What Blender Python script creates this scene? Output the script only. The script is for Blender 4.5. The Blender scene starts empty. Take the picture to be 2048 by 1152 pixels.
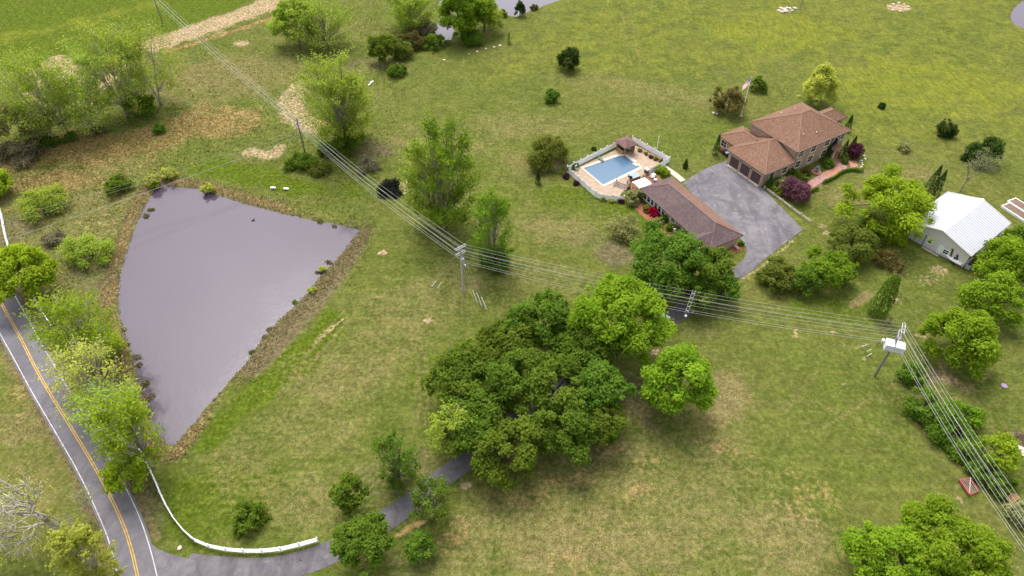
import bpy, bmesh, math, random
import numpy as np
from mathutils import Vector, Matrix
from mathutils.geometry import tessellate_polygon

# ------------------------------------------------------------------ camera, sky, sun, exposure
scene = bpy.context.scene
COL = scene.collection
CAM_H, PITCH, FPX = 90.0, 45.0, 1365.0
cam_data = bpy.data.cameras.new('camera')
cam_data.sensor_width = 36.0
cam_data.lens = 36.0 * FPX / 2048.0
cam_data.clip_end = 6000.0
cam = bpy.data.objects.new('camera', cam_data)
COL.objects.link(cam)
cam.location = (0, 0, CAM_H)
cam.rotation_euler = (math.radians(90 - PITCH), 0, 0)
scene.camera = cam

SUN_ELEV, SUN_AZ = 60.0, 16.0        # azimuth measured from +Y (away from the camera) towards -X
world = bpy.data.worlds.new('World'); scene.world = world
world.use_nodes = True
wn = world.node_tree.nodes; wl = world.node_tree.links
wn.clear()
w_out = wn.new('ShaderNodeOutputWorld'); w_bg = wn.new('ShaderNodeBackground')
w_sky = wn.new('ShaderNodeTexSky'); w_hs = wn.new('ShaderNodeHueSaturation')
w_sky.sky_type = 'NISHITA'; w_sky.sun_disc = False
w_sky.sun_elevation = math.radians(SUN_ELEV)
w_sky.sun_rotation = math.radians(-SUN_AZ)
w_sky.dust_density = 4.0; w_sky.air_density = 1.0; w_sky.ozone_density = 1.0
w_hs.inputs['Saturation'].default_value = 0.32
w_bg.inputs['Strength'].default_value = 0.15
w_co = wn.new('ShaderNodeTexCoord'); w_no = wn.new('ShaderNodeTexNoise'); w_mr = wn.new('ShaderNodeMapRange'); w_mu = wn.new('ShaderNodeMix')
w_no.inputs['Scale'].default_value = 3.2; w_no.inputs['Detail'].default_value = 5.0
w_mr.inputs['From Min'].default_value = 0.3; w_mr.inputs['From Max'].default_value = 0.7; w_mr.inputs['To Min'].default_value = 0.72; w_mr.inputs['To Max'].default_value = 1.28
w_mu.data_type = 'RGBA'; w_mu.blend_type = 'MULTIPLY'; w_mu.inputs[0].default_value = 1.0
wl.new(w_co.outputs['Generated'], w_no.inputs['Vector']); wl.new(w_no.outputs['Fac'], w_mr.inputs['Value'])
wl.new(w_sky.outputs[0], w_hs.inputs['Color']); wl.new(w_hs.outputs[0], w_mu.inputs[6]); wl.new(w_mr.outputs[0], w_mu.inputs[7]); wl.new(w_mu.outputs[2], w_bg.inputs['Color'])
wl.new(w_bg.outputs[0], w_out.inputs['Surface'])

sun_data = bpy.data.lights.new('sun', 'SUN')
sun_data.energy = 0.95; sun_data.angle = math.radians(30); sun_data.color = (1.0, 0.955, 0.89)
sun = bpy.data.objects.new('sun', sun_data); COL.objects.link(sun)
_e, _a = math.radians(SUN_ELEV), math.radians(SUN_AZ)
_to_sun = Vector((-math.sin(_a) * math.cos(_e), math.cos(_a) * math.cos(_e), math.sin(_e)))
sun.rotation_euler = _to_sun.to_track_quat('Z', 'Y').to_euler()
sun.location = (0, 120, 150)

scene.view_settings.view_transform = 'Standard'
scene.view_settings.look = 'None'
scene.view_settings.exposure = 1.22
scene.view_settings.gamma = 1.0
scene.view_settings.use_curve_mapping = False
scene.render.engine = 'CYCLES'
scene.cycles.max_bounces = 5
scene.cycles.diffuse_bounces = 3
scene.cycles.glossy_bounces = 3
scene.cycles.transmission_bounces = 3
scene.cycles.transparent_max_bounces = 4
scene.cycles.use_denoising = True

# ------------------------------------------------------------------ survey helpers: image measurements -> metres on the land
_t = math.radians(PITCH)
_F = np.array([0, math.cos(_t), -math.sin(_t)]); _R = np.array([1.0, 0, 0]); _U = np.array([0, math.sin(_t), math.cos(_t)])
def G(x, y, z=0.0):
    d = _F + _R * (x - 1024) / FPX - _U * (y - 576) / FPX
    p = np.array([0, 0, CAM_H]) + d * (z - CAM_H) / d[2]
    return p
def proj(p):
    v = np.asarray(p, float) - [0, 0, CAM_H]; w = v @ _F
    return 1024 + FPX * (v @ _R) / w, 576 - FPX * (v @ _U) / w
def mpp(p):                       # metres that one photo pixel covers at a point
    return float((np.asarray(p, float) - [0, 0, CAM_H]) @ _F) / FPX
def zat(bx, by, ty):              # height of an upright thing with its foot at (bx, by) and its top at row ty
    B = G(bx, by); lo, hi = 0.0, 40.0
    for _ in range(40):
        m = (lo + hi) / 2
        if proj(B + [0, 0, m])[1] > ty: lo = m
        else: hi = m
    return lo
rng = np.random.default_rng(7)
random.seed(7)

# ------------------------------------------------------------------ materials
MATS = {}
class NT:
    def __init__(s, name):
        s.m = bpy.data.materials.new(name); s.m.use_nodes = True
        s.t = s.m.node_tree; s.t.nodes.clear()
        s.out = s.n('ShaderNodeOutputMaterial')
    def n(s, typ, **kw):
        o = s.t.nodes.new(typ)
        for k, v in kw.items():
            if k == 'ins':
                for kk, vv in v.items(): o.inputs[kk].default_value = vv
            else: setattr(o, k, v)
        return o
    def l(s, a, b): s.t.links.new(a, b)
    def noise(s, scale, detail=3, rough=0.55, vec=None, dist=0.0):
        o = s.n('ShaderNodeTexNoise', ins={'Scale': scale, 'Detail': detail, 'Roughness': rough, 'Distortion': dist})
        if vec is not None: s.l(vec, o.inputs['Vector'])
        return o.outputs['Fac']
    def math(s, op, a, b=None, clamp=False):
        o = s.n('ShaderNodeMath', operation=op, use_clamp=clamp)
        for i, v in enumerate((a, b)):
            if v is None: continue
            if isinstance(v, (int, float)): o.inputs[i].default_value = v
            else: s.l(v, o.inputs[i])
        return o.outputs[0]
    def step(s, v, lo, hi):
        o = s.n('ShaderNodeMapRange', interpolation_type='SMOOTHSTEP', ins={'From Min': lo, 'From Max': hi})
        s.l(v, o.inputs['Value']); return o.outputs[0]
    def mix(s, f, a, b, blend='MIX'):
        o = s.n('ShaderNodeMix', data_type='RGBA', blend_type=blend)
        for sock, v in ((o.inputs[0], f), (o.inputs[6], a), (o.inputs[7], b)):
            if isinstance(v, (int, float)): sock.default_value = v
            elif isinstance(v, tuple): sock.default_value = (*v[:3], 1)
            else: s.l(v, sock)
        return o.outputs[2]
    def bump(s, h, strength=0.5, dist=0.1):
        o = s.n('ShaderNodeBump', ins={'Strength': strength, 'Distance': dist}); s.l(h, o.inputs['Height']); return o.outputs[0]
    def coord(s, kind='Object'):
        return s.n('ShaderNodeTexCoord').outputs[kind]
    def mapped(s, scale, rot=0.0, kind='Object'):
        o = s.n('ShaderNodeMapping', ins={'Scale': scale, 'Rotation': (0, 0, rot)}); s.l(s.coord(kind), o.inputs['Vector']); return o.outputs[0]
    def surf(s, color, rough=0.9, normal=None, spec=0.3, metal=0.0, **kw):
        p = s.n('ShaderNodeBsdfPrincipled', ins={'Roughness': rough, 'Specular IOR Level': spec, 'Metallic': metal})
        if isinstance(color, tuple): p.inputs['Base Color'].default_value = (*color[:3], 1)
        else: s.l(color, p.inputs['Base Color'])
        for k, v in kw.items():
            if isinstance(v, (int, float)): p.inputs[k].default_value = v
        if normal is not None: s.l(normal, p.inputs['Normal'])
        s.l(p.outputs[0], s.out.inputs['Surface']); return p

def plain(name, c, rough=0.7, var=0.18, scale=2.0, spec=0.3, metal=0.0, bump=0.0, fine=9.0):
    if name in MATS: return MATS[name]
    t = NT(name); co = t.coord()
    n1 = t.noise(scale, 4, 0.6, co); n2 = t.noise(scale * fine, 2, 0.5, co)
    f = t.math('ADD', t.math('MULTIPLY', n1, 0.65), t.math('MULTIPLY', n2, 0.35))
    f = t.step(f, 0.3, 0.7)
    lo = tuple(x * (1 - var) for x in c); hi = tuple(min(1, x * (1 + var)) for x in c)
    col = t.mix(f, lo, hi)
    nrm = t.bump(n2, bump, 0.05) if bump else None
    t.surf(col, rough, nrm, spec, metal)
    MATS[name] = t.m; return t.m

def leaf_mat(name, c0, c1, trans=0.52, hue=0.03):
    if name in MATS: return MATS[name]
    t = NT(name)
    a = t.n('ShaderNodeAttribute', attribute_name='tint').outputs['Fac']
    col = t.mix(a, c0, c1)
    r = t.n('ShaderNodeObjectInfo').outputs['Random']
    hs = t.n('ShaderNodeHueSaturation')
    t.l(t.math('ADD', 0.5 - hue / 2, t.math('MULTIPLY', r, hue)), hs.inputs['Hue'])
    t.l(t.math('ADD', 0.88, t.math('MULTIPLY', r, 0.24)), hs.inputs['Value'])
    t.l(col, hs.inputs['Color'])
    d = t.n('ShaderNodeBsdfDiffuse'); tr = t.n('ShaderNodeBsdfTranslucent'); mx = t.n('ShaderNodeMixShader', ins={0: trans})
    t.l(hs.outputs[0], d.inputs['Color']); t.l(hs.outputs[0], tr.inputs['Color'])
    t.l(d.outputs[0], mx.inputs[1]); t.l(tr.outputs[0], mx.inputs[2])
    t.l(mx.outputs[0], t.out.inputs['Surface'])
    MATS[name] = t.m; return t.m

PAL = {
    'dark':   ((0.074, 0.138, 0.014), (0.198, 0.288, 0.036)),
    'mid':    ((0.082, 0.150, 0.014), (0.195, 0.290, 0.034)),
    'bright': ((0.105, 0.195, 0.013), (0.245, 0.380, 0.030)),
    'fresh':  ((0.135, 0.225, 0.013), (0.310, 0.440, 0.032)),
    'lime':   ((0.175, 0.265, 0.014), (0.380, 0.500, 0.034)),
    'yellow': ((0.320, 0.360, 0.045), (0.600, 0.630, 0.120)),
    'acid':   ((0.205, 0.310, 0.014), (0.430, 0.570, 0.036)),
    'spring': ((0.215, 0.310, 0.028), (0.440, 0.550, 0.080)),
    'olive':  ((0.110, 0.145, 0.020), (0.225, 0.250, 0.046)),
    'brown':  ((0.120, 0.110, 0.030), (0.235, 0.200, 0.060)),
    'ever':   ((0.030, 0.062, 0.013), (0.088, 0.145, 0.030)),
    'maroon': ((0.055, 0.014, 0.026), (0.170, 0.055, 0.085)),
    'plum':   ((0.125, 0.050, 0.075), (0.240, 0.110, 0.140)),
    'red':    ((0.350, 0.008, 0.035), (0.600, 0.018, 0.070)),
    'pale':   ((0.210, 0.235, 0.070), (0.420, 0.420, 0.170)),
    'grey':   ((0.170, 0.160, 0.090), (0.320, 0.290, 0.170)),
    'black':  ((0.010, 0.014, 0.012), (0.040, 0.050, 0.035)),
    'straw':  ((0.320, 0.245, 0.120), (0.560, 0.440, 0.240)),
    'rust':   ((0.340, 0.225, 0.095), (0.580, 0.400, 0.185)),
    'reed':   ((0.150, 0.120, 0.070), (0.330, 0.260, 0.160)),
}
def LM(p): return leaf_mat('leaves_' + p, *PAL[p], hue=0.006 if p in ('lime', 'yellow', 'acid') else 0.03)

def ground_mat():
    t = NT('grass_ground'); co = t.coord()
    za = t.n('ShaderNodeVertexColor', layer_name='zone_a'); zb = t.n('ShaderNodeVertexColor', layer_name='zone_b')
    sa = t.n('ShaderNodeSeparateColor'); t.l(za.outputs['Color'], sa.inputs[0])
    sb = t.n('ShaderNodeSeparateColor'); t.l(zb.outputs['Color'], sb.inputs[0])
    dry, rust, bare = sa.outputs[0], sa.outputs[1], sa.outputs[2]
    lush, yel, brown = sb.outputs[0], sb.outputs[1], sb.outputs[2]
    n_l = t.noise(0.035, 4, 0.6, co); n_m = t.noise(0.22, 5, 0.62, co, 0.6); n_f = t.noise(1.5, 4, 0.65, co); n_x = t.noise(5.0, 3, 0.7, co)
    streak = t.noise(1.0, 4, 0.62, t.mapped((0.16, 1.25, 1), 0.42))
    streak2 = t.noise(1.0, 4, 0.62, t.mapped((1.6, 0.22, 1), -0.35))
    # live grass
    g = t.mix(t.step(n_m, 0.32, 0.68), (0.066, 0.094, 0.013), (0.104, 0.130, 0.022))
    g = t.mix(t.math('MULTIPLY', t.step(n_l, 0.42, 0.68), 0.45), g, (0.130, 0.128, 0.034))
    tuft = t.step(t.math('ADD', t.math('MULTIPLY', n_f, 0.6), t.math('MULTIPLY', streak, 0.4)), 0.40, 0.62)
    g = t.mix(t.math('MULTIPLY', tuft, 0.46), g, (0.165, 0.152, 0.046))
    lushc = t.mix(t.step(n_f, 0.3, 0.7), (0.055, 0.088, 0.006), (0.100, 0.132, 0.011))
    f_l = t.step(t.math('ADD', lush, t.math('MULTIPLY', t.math('SUBTRACT', n_m, 0.5), 0.9)), 0.25, 0.75)
    g = t.mix(f_l, g, lushc)
    yelc = t.mix(t.step(streak2, 0.35, 0.65), (0.112, 0.142, 0.012), (0.200, 0.198, 0.024))
    f_y = t.step(t.math('ADD', yel, t.math('MULTIPLY', t.math('SUBTRACT', n_m, 0.5), 1.1)), 0.2, 0.85)
    g = t.mix(f_y, g, yelc)
    # dead grass
    dn = t.math('ADD', t.math('MULTIPLY', t.math('SUBTRACT', n_f, 0.5), 1.5), t.math('MULTIPLY', t.math('SUBTRACT', n_m, 0.5), 0.9))
    dn = t.math('ADD', dn, t.math('MULTIPLY', t.math('SUBTRACT', streak, 0.5), 0.5))
    dryc = t.mix(t.step(n_x, 0.3, 0.7), (0.148, 0.118, 0.048), (0.275, 0.212, 0.098))
    g = t.mix(t.math('MULTIPLY', t.step(t.math('ADD', dry, t.math('MULTIPLY', dn, 0.85)), 0.05, 1.05), 0.92), g, dryc)
    brc = t.mix(t.step(n_f, 0.3, 0.7), (0.098, 0.080, 0.042), (0.170, 0.138, 0.074))
    g = t.mix(t.math('MULTIPLY', t.step(t.math('ADD', brown, t.math('MULTIPLY', dn, 0.7)), 0.25, 0.8), 0.85), g, brc)
    rc = t.mix(t.step(n_x, 0.35, 0.65), (0.240, 0.158, 0.062), (0.390, 0.265, 0.115))
    g = t.mix(t.math('MULTIPLY', t.step(t.math('ADD', rust, t.math('MULTIPLY', dn, 1.0)), 0.25, 0.95), 0.9), g, rc)
    bc = t.mix(t.step(n_f, 0.3, 0.7), (0.270, 0.190, 0.105), (0.430, 0.320, 0.190))
    g = t.mix(t.step(t.math('ADD', bare, t.math('MULTIPLY', dn, 0.95)), 0.22, 0.98), g, bc)
    # fine blade-scale light and dark
    v = t.math('ADD', 0.58, t.math('MULTIPLY', t.step(t.math('ADD', t.math('MULTIPLY', n_x, 0.6), t.math('MULTIPLY', n_f, 0.4)), 0.3, 0.7), 0.62))
    n_p = t.noise(0.62, 4, 0.6, co, 0.4)
    v = t.math('MULTIPLY', v, t.math('ADD', 0.84, t.math('MULTIPLY', t.step(n_p, 0.3, 0.7), 0.34)))
    g = t.mix(t.math('MULTIPLY', t.step(t.noise(0.85, 4, 0.6, t.mapped((1.0, 1.4, 1), 0.9)), 0.52, 0.74), 0.20), g, (0.200, 0.185, 0.050))
    hs = t.n('ShaderNodeHueSaturation'); t.l(g, hs.inputs['Color']); t.l(v, hs.inputs['Value'])
    h = t.math('ADD', t.math('MULTIPLY', n_f, 0.6), t.math('MULTIPLY', n_x, 0.4))
    t.surf(hs.outputs[0], 1.0, t.bump(h, 0.55, 0.35), 0.05)
    return t.m

def asphalt(name, base, worn, seed_scale=0.25):
    t = NT(name); co = t.coord()
    n1 = t.noise(seed_scale, 5, 0.6, co, 1.0); n2 = t.noise(6.0, 3, 0.6, co); n3 = t.noise(1.3, 4, 0.6, co)
    cr = t.n('ShaderNodeTexVoronoi', feature='DISTANCE_TO_EDGE', ins={'Scale': 0.22}); 
    dv = t.n('ShaderNodeVectorMath', operation='ADD'); 
    nn = t.n('ShaderNodeTexNoise', ins={'Scale': 0.6, 'Detail': 4.0}); t.l(co, nn.inputs['Vector'])
    t.l(co, dv.inputs[0]); t.l(nn.outputs['Color'], dv.inputs[1]); t.l(dv.outputs[0], cr.inputs['Vector'])
    col = t.mix(t.step(n1, 0.3, 0.7), base, worn)
    col = t.mix(t.math('MULTIPLY', t.step(n3, 0.45, 0.75), 0.35), col, tuple(min(1, x * 1.3) for x in worn))
    col = t.mix(t.math('MULTIPLY', n2, 0.35), col, tuple(x * 0.7 for x in base))
    stk = t.noise(1.0, 4, 0.6, t.mapped((0.5, 0.09, 1), -0.60))
    col = t.mix(t.math('MULTIPLY', t.step(stk, 0.48, 0.66), 0.45), col, tuple(x * 0.72 for x in base))
    stain = t.noise(0.5, 3, 0.5, co, 0.5)
    col = t.mix(t.math('MULTIPLY', t.step(stain, 0.62, 0.72), 0.5), col, (worn[0] * 1.35, worn[1] * 1.30, worn[2] * 1.12))
    crack = t.math('ADD', t.math('MULTIPLY', t.step(cr.outputs['Distance'], 0.0, 0.010), 0.45), 0.55)
    col = t.mix(crack, tuple(x * 0.55 for x in base), col)
    t.surf(col, 0.92, t.bump(n2, 0.2, 0.02), 0.25)
    return t.m

def shingle(name, c0, c1, rows=(1, 1)):
    t = NT(name); co = t.coord()
    v = t.n('ShaderNodeTexVoronoi', ins={'Scale': 3.2}); t.l(co, v.inputs['Vector'])
    n = t.noise(2.3, 5, 0.75, co); n2 = t.noise(0.18, 3, 0.5, co)
    f = t.math('ADD', t.math('MULTIPLY', n, 0.7), t.math('MULTIPLY', v.outputs['Color'], 0.3))
    col = t.mix(t.step(f, 0.3, 0.72), c0, c1)
    col = t.mix(t.math('MULTIPLY', t.step(n2, 0.4, 0.7), 0.3), col, tuple(x * 0.78 for x in c0))
    sep = t.n('ShaderNodeSeparateXYZ'); t.l(co, sep.inputs[0])
    row = t.math('FRACT', t.math('MULTIPLY', sep.outputs[2], 14.0))
    col = t.mix(t.math('MULTIPLY', t.step(row, 0.75, 1.0), 0.22), col, tuple(x * 0.5 for x in c0))
    t.surf(col, 0.95, t.bump(f, 0.4, 0.05), 0.15)
    return t.m

def water_mat(name, body, body2, rough=0.06, ior=1.55, ripple=0.05, scale=1.6):
    t = NT(name); co = t.coord()
    n = t.noise(scale, 3, 0.55, co); n2 = t.noise(0.02, 3, 0.5, co)
    p = t.surf(t.mix(t.step(n2, 0.35, 0.65), body, body2), rough, t.bump(t.math('ADD', n, t.math('MULTIPLY', t.noise(scale * 4.5, 2, 0.5, co), 0.4)), ripple, 0.2), 0.5)
    wp = t.noise(0.045, 4, 0.6, co, 1.2); rg = t.n('ShaderNodeMapRange', ins={'From Min': 0.35, 'From Max': 0.65, 'To Min': rough * 0.5, 'To Max': rough * 1.8}); t.l(wp, rg.inputs['Value']); t.l(rg.outputs[0], p.inputs['Roughness'])
    p.inputs['IOR'].default_value = ior
    return t.m

MATS['ground'] = ground_mat()
MATS['asphalt_road'] = asphalt('asphalt_road', (0.122, 0.113, 0.124), (0.185, 0.172, 0.184), 0.15)
MATS['asphalt_drive'] = asphalt('asphalt_drive', (0.100, 0.092, 0.104), (0.205, 0.190, 0.200), 0.16)
MATS['asphalt_lane'] = asphalt('asphalt_lane', (0.094, 0.086, 0.096), (0.160, 0.147, 0.156), 0.3)
MATS['roof_house'] = shingle('roof_shingle_tan', (0.140, 0.076, 0.048), (0.225, 0.130, 0.088))
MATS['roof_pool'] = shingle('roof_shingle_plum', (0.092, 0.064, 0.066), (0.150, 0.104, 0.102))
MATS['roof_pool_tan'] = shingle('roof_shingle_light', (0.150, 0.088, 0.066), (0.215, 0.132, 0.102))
MATS['roof_gazebo'] = shingle('roof_shingle_dark', (0.130, 0.075, 0.072), (0.200, 0.120, 0.110))
MATS['pond'] = water_mat('pond_water', (0.054, 0.038, 0.058), (0.066, 0.048, 0.070), 0.07, 1.5, 0.06, 1.1)
MATS['pool_water'] = water_mat('pool_water', (0.060, 0.120, 0.185), (0.090, 0.160, 0.235), 0.12, 1.4, 0.25, 0.9)
M = lambda n, c, **k: plain(n, c, **k)
WHITE = M('white_vinyl', (0.86, 0.86, 0.87), rough=0.5, var=0.05)
WPAINT = M('white_road_paint', (0.50, 0.48, 0.48), rough=0.8, var=0.35, scale=1.5)
YPAINT = M('yellow_road_paint', (0.52, 0.31, 0.055), rough=0.8, var=0.3, scale=1.5)
BRICK = M('tan_brick', (0.370, 0.265, 0.185), rough=0.95, var=0.22, scale=3.0, bump=0.3)
STONE2 = M('tan_siding', (0.400, 0.305, 0.225), rough=0.9, var=0.15, scale=2.5)
GLASS = M('window_glass', (0.018, 0.022, 0.028), rough=0.08, var=0.3, spec=0.6)
CREAM = M('cream_trim', (0.66, 0.60, 0.48), rough=0.6, var=0.06)
BROWN = M('brown_door_paint', (0.085, 0.048, 0.050), rough=0.6, var=0.12)
DARKM = M('dark_metal', (0.035, 0.035, 0.038), rough=0.5, var=0.2)
WOODG = M('weathered_pole', (0.190, 0.165, 0.150), rough=0.95, var=0.25, scale=1.0)
WOODL = M('pale_weathered_wood', (0.420, 0.365, 0.290), rough=0.95, var=0.25)
WOODB = M('brown_deck_wood', (0.215, 0.105, 0.062), rough=0.85, var=0.3, scale=1.5)
GALV = M('galvanised_steel', (0.46, 0.46, 0.48), rough=0.45, var=0.12, metal=0.3)
WIREM = M('wire_aluminium', (0.38, 0.38, 0.35), rough=0.5, var=0.1)
BARKG = M('grey_bark', (0.205, 0.180, 0.155), rough=1.0, var=0.3, scale=1.2)
BARKD = M('dark_bark', (0.090, 0.072, 0.058), rough=1.0, var=0.3, scale=1.2)
BARKW = M('whitish_bark', (0.40, 0.355, 0.295), rough=1.0, var=0.2, scale=1.0)
BARKP = M('pale_bark', (0.400, 0.355, 0.300), rough=1.0, var=0.25, scale=1.0)
CONC = M('pale_concrete', (0.480, 0.415, 0.340), rough=0.9, var=0.16, scale=0.9)
TANP = M('tan_pavers', (0.340, 0.255, 0.180), rough=0.9, var=0.22, scale=1.2)
MULCH = M('red_mulch', (0.260, 0.098, 0.055), rough=1.0, var=0.35, scale=1.5, bump=0.5)
PINKP = M('pink_flagstone', (0.350, 0.200, 0.175), rough=0.9, var=0.4, scale=1.6)
PINKB = M('orange_brick_paving', (0.420, 0.195, 0.120), rough=0.9, var=0.22, scale=1.5)
ROCK = M('pale_rock', (0.520, 0.455, 0.370), rough=0.95, var=0.25)
SOIL = M('bed_soil', (0.165, 0.110, 0.078), rough=1.0, var=0.3, scale=1.0, bump=0.5)
YELP = M('yellow_plastic', (0.620, 0.470, 0.060), rough=0.5, var=0.08)

# ------------------------------------------------------------------ mesh helpers
class MB:
    def __init__(s): s.v = []; s.f = []; s.mi = []
    def add(s, verts, faces, mi=0):
        b = len(s.v); s.v.extend([tuple(map(float, p)) for p in verts])
        for q in faces: s.f.append(tuple(b + i for i in q)); s.mi.append(mi)
        return s
    def obox(s, c, ax, ay, az, hx, hy, hz, mi=0):
        c = np.asarray(c, float); ax, ay, az = [np.asarray(k, float) for k in (ax, ay, az)]
        vs = [c + ax * hx * i + ay * hy * j + az * hz * k for k in (-1, 1) for j in (-1, 1) for i in (-1, 1)]
        return s.add(vs, [(0, 2, 3, 1), (4, 5, 7, 6), (0, 1, 5, 4), (2, 6, 7, 3), (0, 4, 6, 2), (1, 3, 7, 5)], mi)
    def box(s, x0, x1, y0, y1, z0, z1, mi=0):
        return s.obox(((x0 + x1) / 2, (y0 + y1) / 2, (z0 + z1) / 2), (1, 0, 0), (0, 1, 0), (0, 0, 1), (x1 - x0) / 2, (y1 - y0) / 2, (z1 - z0) / 2, mi)
    def tube(s, pts, radii, n=6, cap=True, mi=0):
        pts = [np.asarray(p, float) for p in pts]
        if isinstance(radii, (int, float)): radii = [radii] * len(pts)
        rings = []; prev = None
        for i, p in enumerate(pts):
            d = pts[min(i + 1, len(pts) - 1)] - pts[max(i - 1, 0)]
            L = np.linalg.norm(d); d = d / L if L > 1e-9 else np.array([0, 0, 1.0])
            if prev is None:
                a = np.array([1.0, 0, 0]) if abs(d[0]) < 0.9 else np.array([0, 1.0, 0])
            else: a = prev
            a = a - d * (a @ d); a /= np.linalg.norm(a); prev = a; b = np.cross(d, a)
            rings.append([p + (a * math.cos(2 * math.pi * k / n) + b * math.sin(2 * math.pi * k / n)) * radii[i] for k in range(n)])
        vs = [q for r in rings for q in r]; fs = []
        for i in range(len(pts) - 1):
            for k in range(n):
                fs.append((i * n + k, i * n + (k + 1) % n, (i + 1) * n + (k + 1) % n, (i + 1) * n + k))
        if cap:
            fs.append(tuple(reversed(range(n)))); fs.append(tuple((len(pts) - 1) * n + k for k in range(n)))
        return s.add(vs, fs, mi)
    def lathe(s, prof, n=12, c=(0, 0, 0), mi=0):
        return s.tube([(c[0], c[1], c[2] + z) for r, z in prof], [max(r, 0.001) for r, z in prof], n, True, mi)
    def prism(s, poly, z0, z1, mi=0):
        n = len(poly)
        vs = [(p[0], p[1], z0) for p in poly] + [(p[0], p[1], z1) for p in poly]
        tri = tessellate_polygon([[Vector((p[0], p[1], 0)) for p in poly]])
        fs = []
        for a, b, c in tri:
            pa, pb, pc = poly[a], poly[b], poly[c]
            cr = (pb[0] - pa[0]) * (pc[1] - pa[1]) - (pb[1] - pa[1]) * (pc[0] - pa[0])
            if cr < 0: a, b, c = a, c, b
            fs.append((a + n, b + n, c + n)); fs.append((c, b, a))
        area = sum(poly[i][0] * poly[(i + 1) % n][1] - poly[(i + 1) % n][0] * poly[i][1] for i in range(n))
        for i in range(n):
            j = (i + 1) % n
            fs.append((i, j, j + n, i + n) if area > 0 else (j, i, i + n, j + n))
        return s.add(vs, fs, mi)
    def roof(s, verts, faces, th=0.18):
        n = len(verts); s0 = [tuple(v) for v in verts]; low = [(v[0], v[1], v[2] - th) for v in verts]
        edges = {}
        for q in faces:
            for i in range(len(q)):
                e = (q[i], q[(i + 1) % len(q)]); edges[e] = 1
        fs = list(faces) + [tuple(i + n for i in reversed(q)) for q in faces]
        for (a, b) in edges:
            if (b, a) not in edges: fs.append((b, a, a + n, b + n))
        return s.add(s0 + low, fs)
    def build(s, name, mat, parent=None, smooth=False, **tags):
        me = bpy.data.meshes.new(name)
        me.from_pydata(s.v, [], s.f)
        mats = mat if isinstance(mat, (list, tuple)) else [mat]
        for m in mats: me.materials.append(m)
        if len(mats) > 1: me.polygons.foreach_set('material_index', s.mi)
        if smooth: me.polygons.foreach_set('use_smooth', [True] * len(me.polygons))
        me.update()
        o = bpy.data.objects.new(name, me); COL.objects.link(o)
        if parent is not None: o.parent = parent
        return tag(o, **tags)

def tag(o, label=None, cat=None, group=None, kind=None):
    if label: o['label'] = label
    if cat: o['category'] = cat
    if group: o['group'] = group
    if kind: o['kind'] = kind
    return o
def thing(name, label, cat, loc=(0, 0, 0), rz=0.0, group=None):
    o = bpy.data.objects.new(name, None); COL.objects.link(o)
    o.location = tuple(map(float, loc)); o.rotation_euler = (0, 0, rz); o.empty_display_size = 0.3
    return tag(o, label, cat, group)
def rebase(mb, base):
    mb.v = [(v[0] - base[0], v[1] - base[1], v[2] - base[2]) for v in mb.v]; return mb
def xy(pts, z=0.0): return [tuple(G(x, y, z)[:2]) for x, y in pts]
def smooth_line(pts, step=1.0):
    P = np.array(pts, float); n = len(P); out = []
    for i in range(n - 1):
        p0, p1, p2, p3 = P[max(i - 1, 0)], P[i], P[i + 1], P[min(i + 2, n - 1)]
        m = max(2, int(np.linalg.norm(p2 - p1) / step))
        for k in range(m):
            u = k / m
            out.append(0.5 * (2 * p1 + (p2 - p0) * u + (2 * p0 - 5 * p1 + 4 * p2 - p3) * u * u + (3 * p1 - p0 - 3 * p2 + p3) * u ** 3))
    out.append(P[-1]); return np.array(out)
def ribbon(line, wl, wr, z, th=0.0):
    """a strip of ground cover along a line; wl / wr metres to the left / right"""
    line = np.asarray(line, float); n = len(line)
    d = np.gradient(line, axis=0); d /= np.linalg.norm(d, axis=1)[:, None]
    nrm = np.stack([-d[:, 1], d[:, 0]], 1)
    wl = np.broadcast_to(wl, n); wr = np.broadcast_to(wr, n)
    A = line + nrm * wl[:, None]; B = line - nrm * wr[:, None]
    mb = MB(); vs = [(*p, z) for p in A] + [(*p, z) for p in B]
    fs = [(i + 1, i, n + i, n + i + 1) for i in range(n - 1)]
    fs = [tuple(reversed(q)) if False else q for q in fs]
    if th:
        m = len(vs); vs += [(v[0], v[1], v[2] - th) for v in vs]
        fs += [(i, i + 1, m + i + 1, m + i) for i in range(n - 1)] + [(n + i + 1, n + i, m + n + i, m + n + i + 1) for i in range(n - 1)]
    mb.add(vs, fs); return mb

# ------------------------------------------------------------------ ponds: outlines
POND = [(322, 365), (345, 372), (400, 378), (440, 392), (500, 410), (560, 425), (620, 440), (680, 450), (722, 458), (705, 480), (685, 505), (668, 525),
        (645, 548), (620, 580), (590, 612), (560, 640), (530, 672), (510, 700), (490, 730), (465, 755), (440, 785), (415, 812), (395, 840), (370, 865),
        (345, 895), (325, 885), (300, 850), (290, 800), (280, 770), (270, 740), (262, 700), (250, 670), (240, 640), (236, 600), (238, 560), (245, 530),
        (258, 490), (270, 455), (285, 420), (300, 395), (312, 375)]
POND_B = [(965, -40), (975, -5), (990, 15), (1006, 28), (1032, 34), (1060, 22), (1090, 10), (1125, -2), (1150, -25), (1090, -60), (1000, -60)]
POND_C = [(2021, 38), (2024, 22), (2036, 8), (2060, -6), (2110, -10), (2150, 20), (2120, 62), (2070, 66), (2045, 56), (2030, 50)]
POND_D = [(872, 58), (882, 30), (878, 5), (892, -10), (902, 10), (900, 40), (908, 62), (902, 80), (884, 82), (868, 76)]
WZ = -0.30
ponds = [xy(p, WZ) for p in (POND, POND_B, POND_C, POND_D)]
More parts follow.
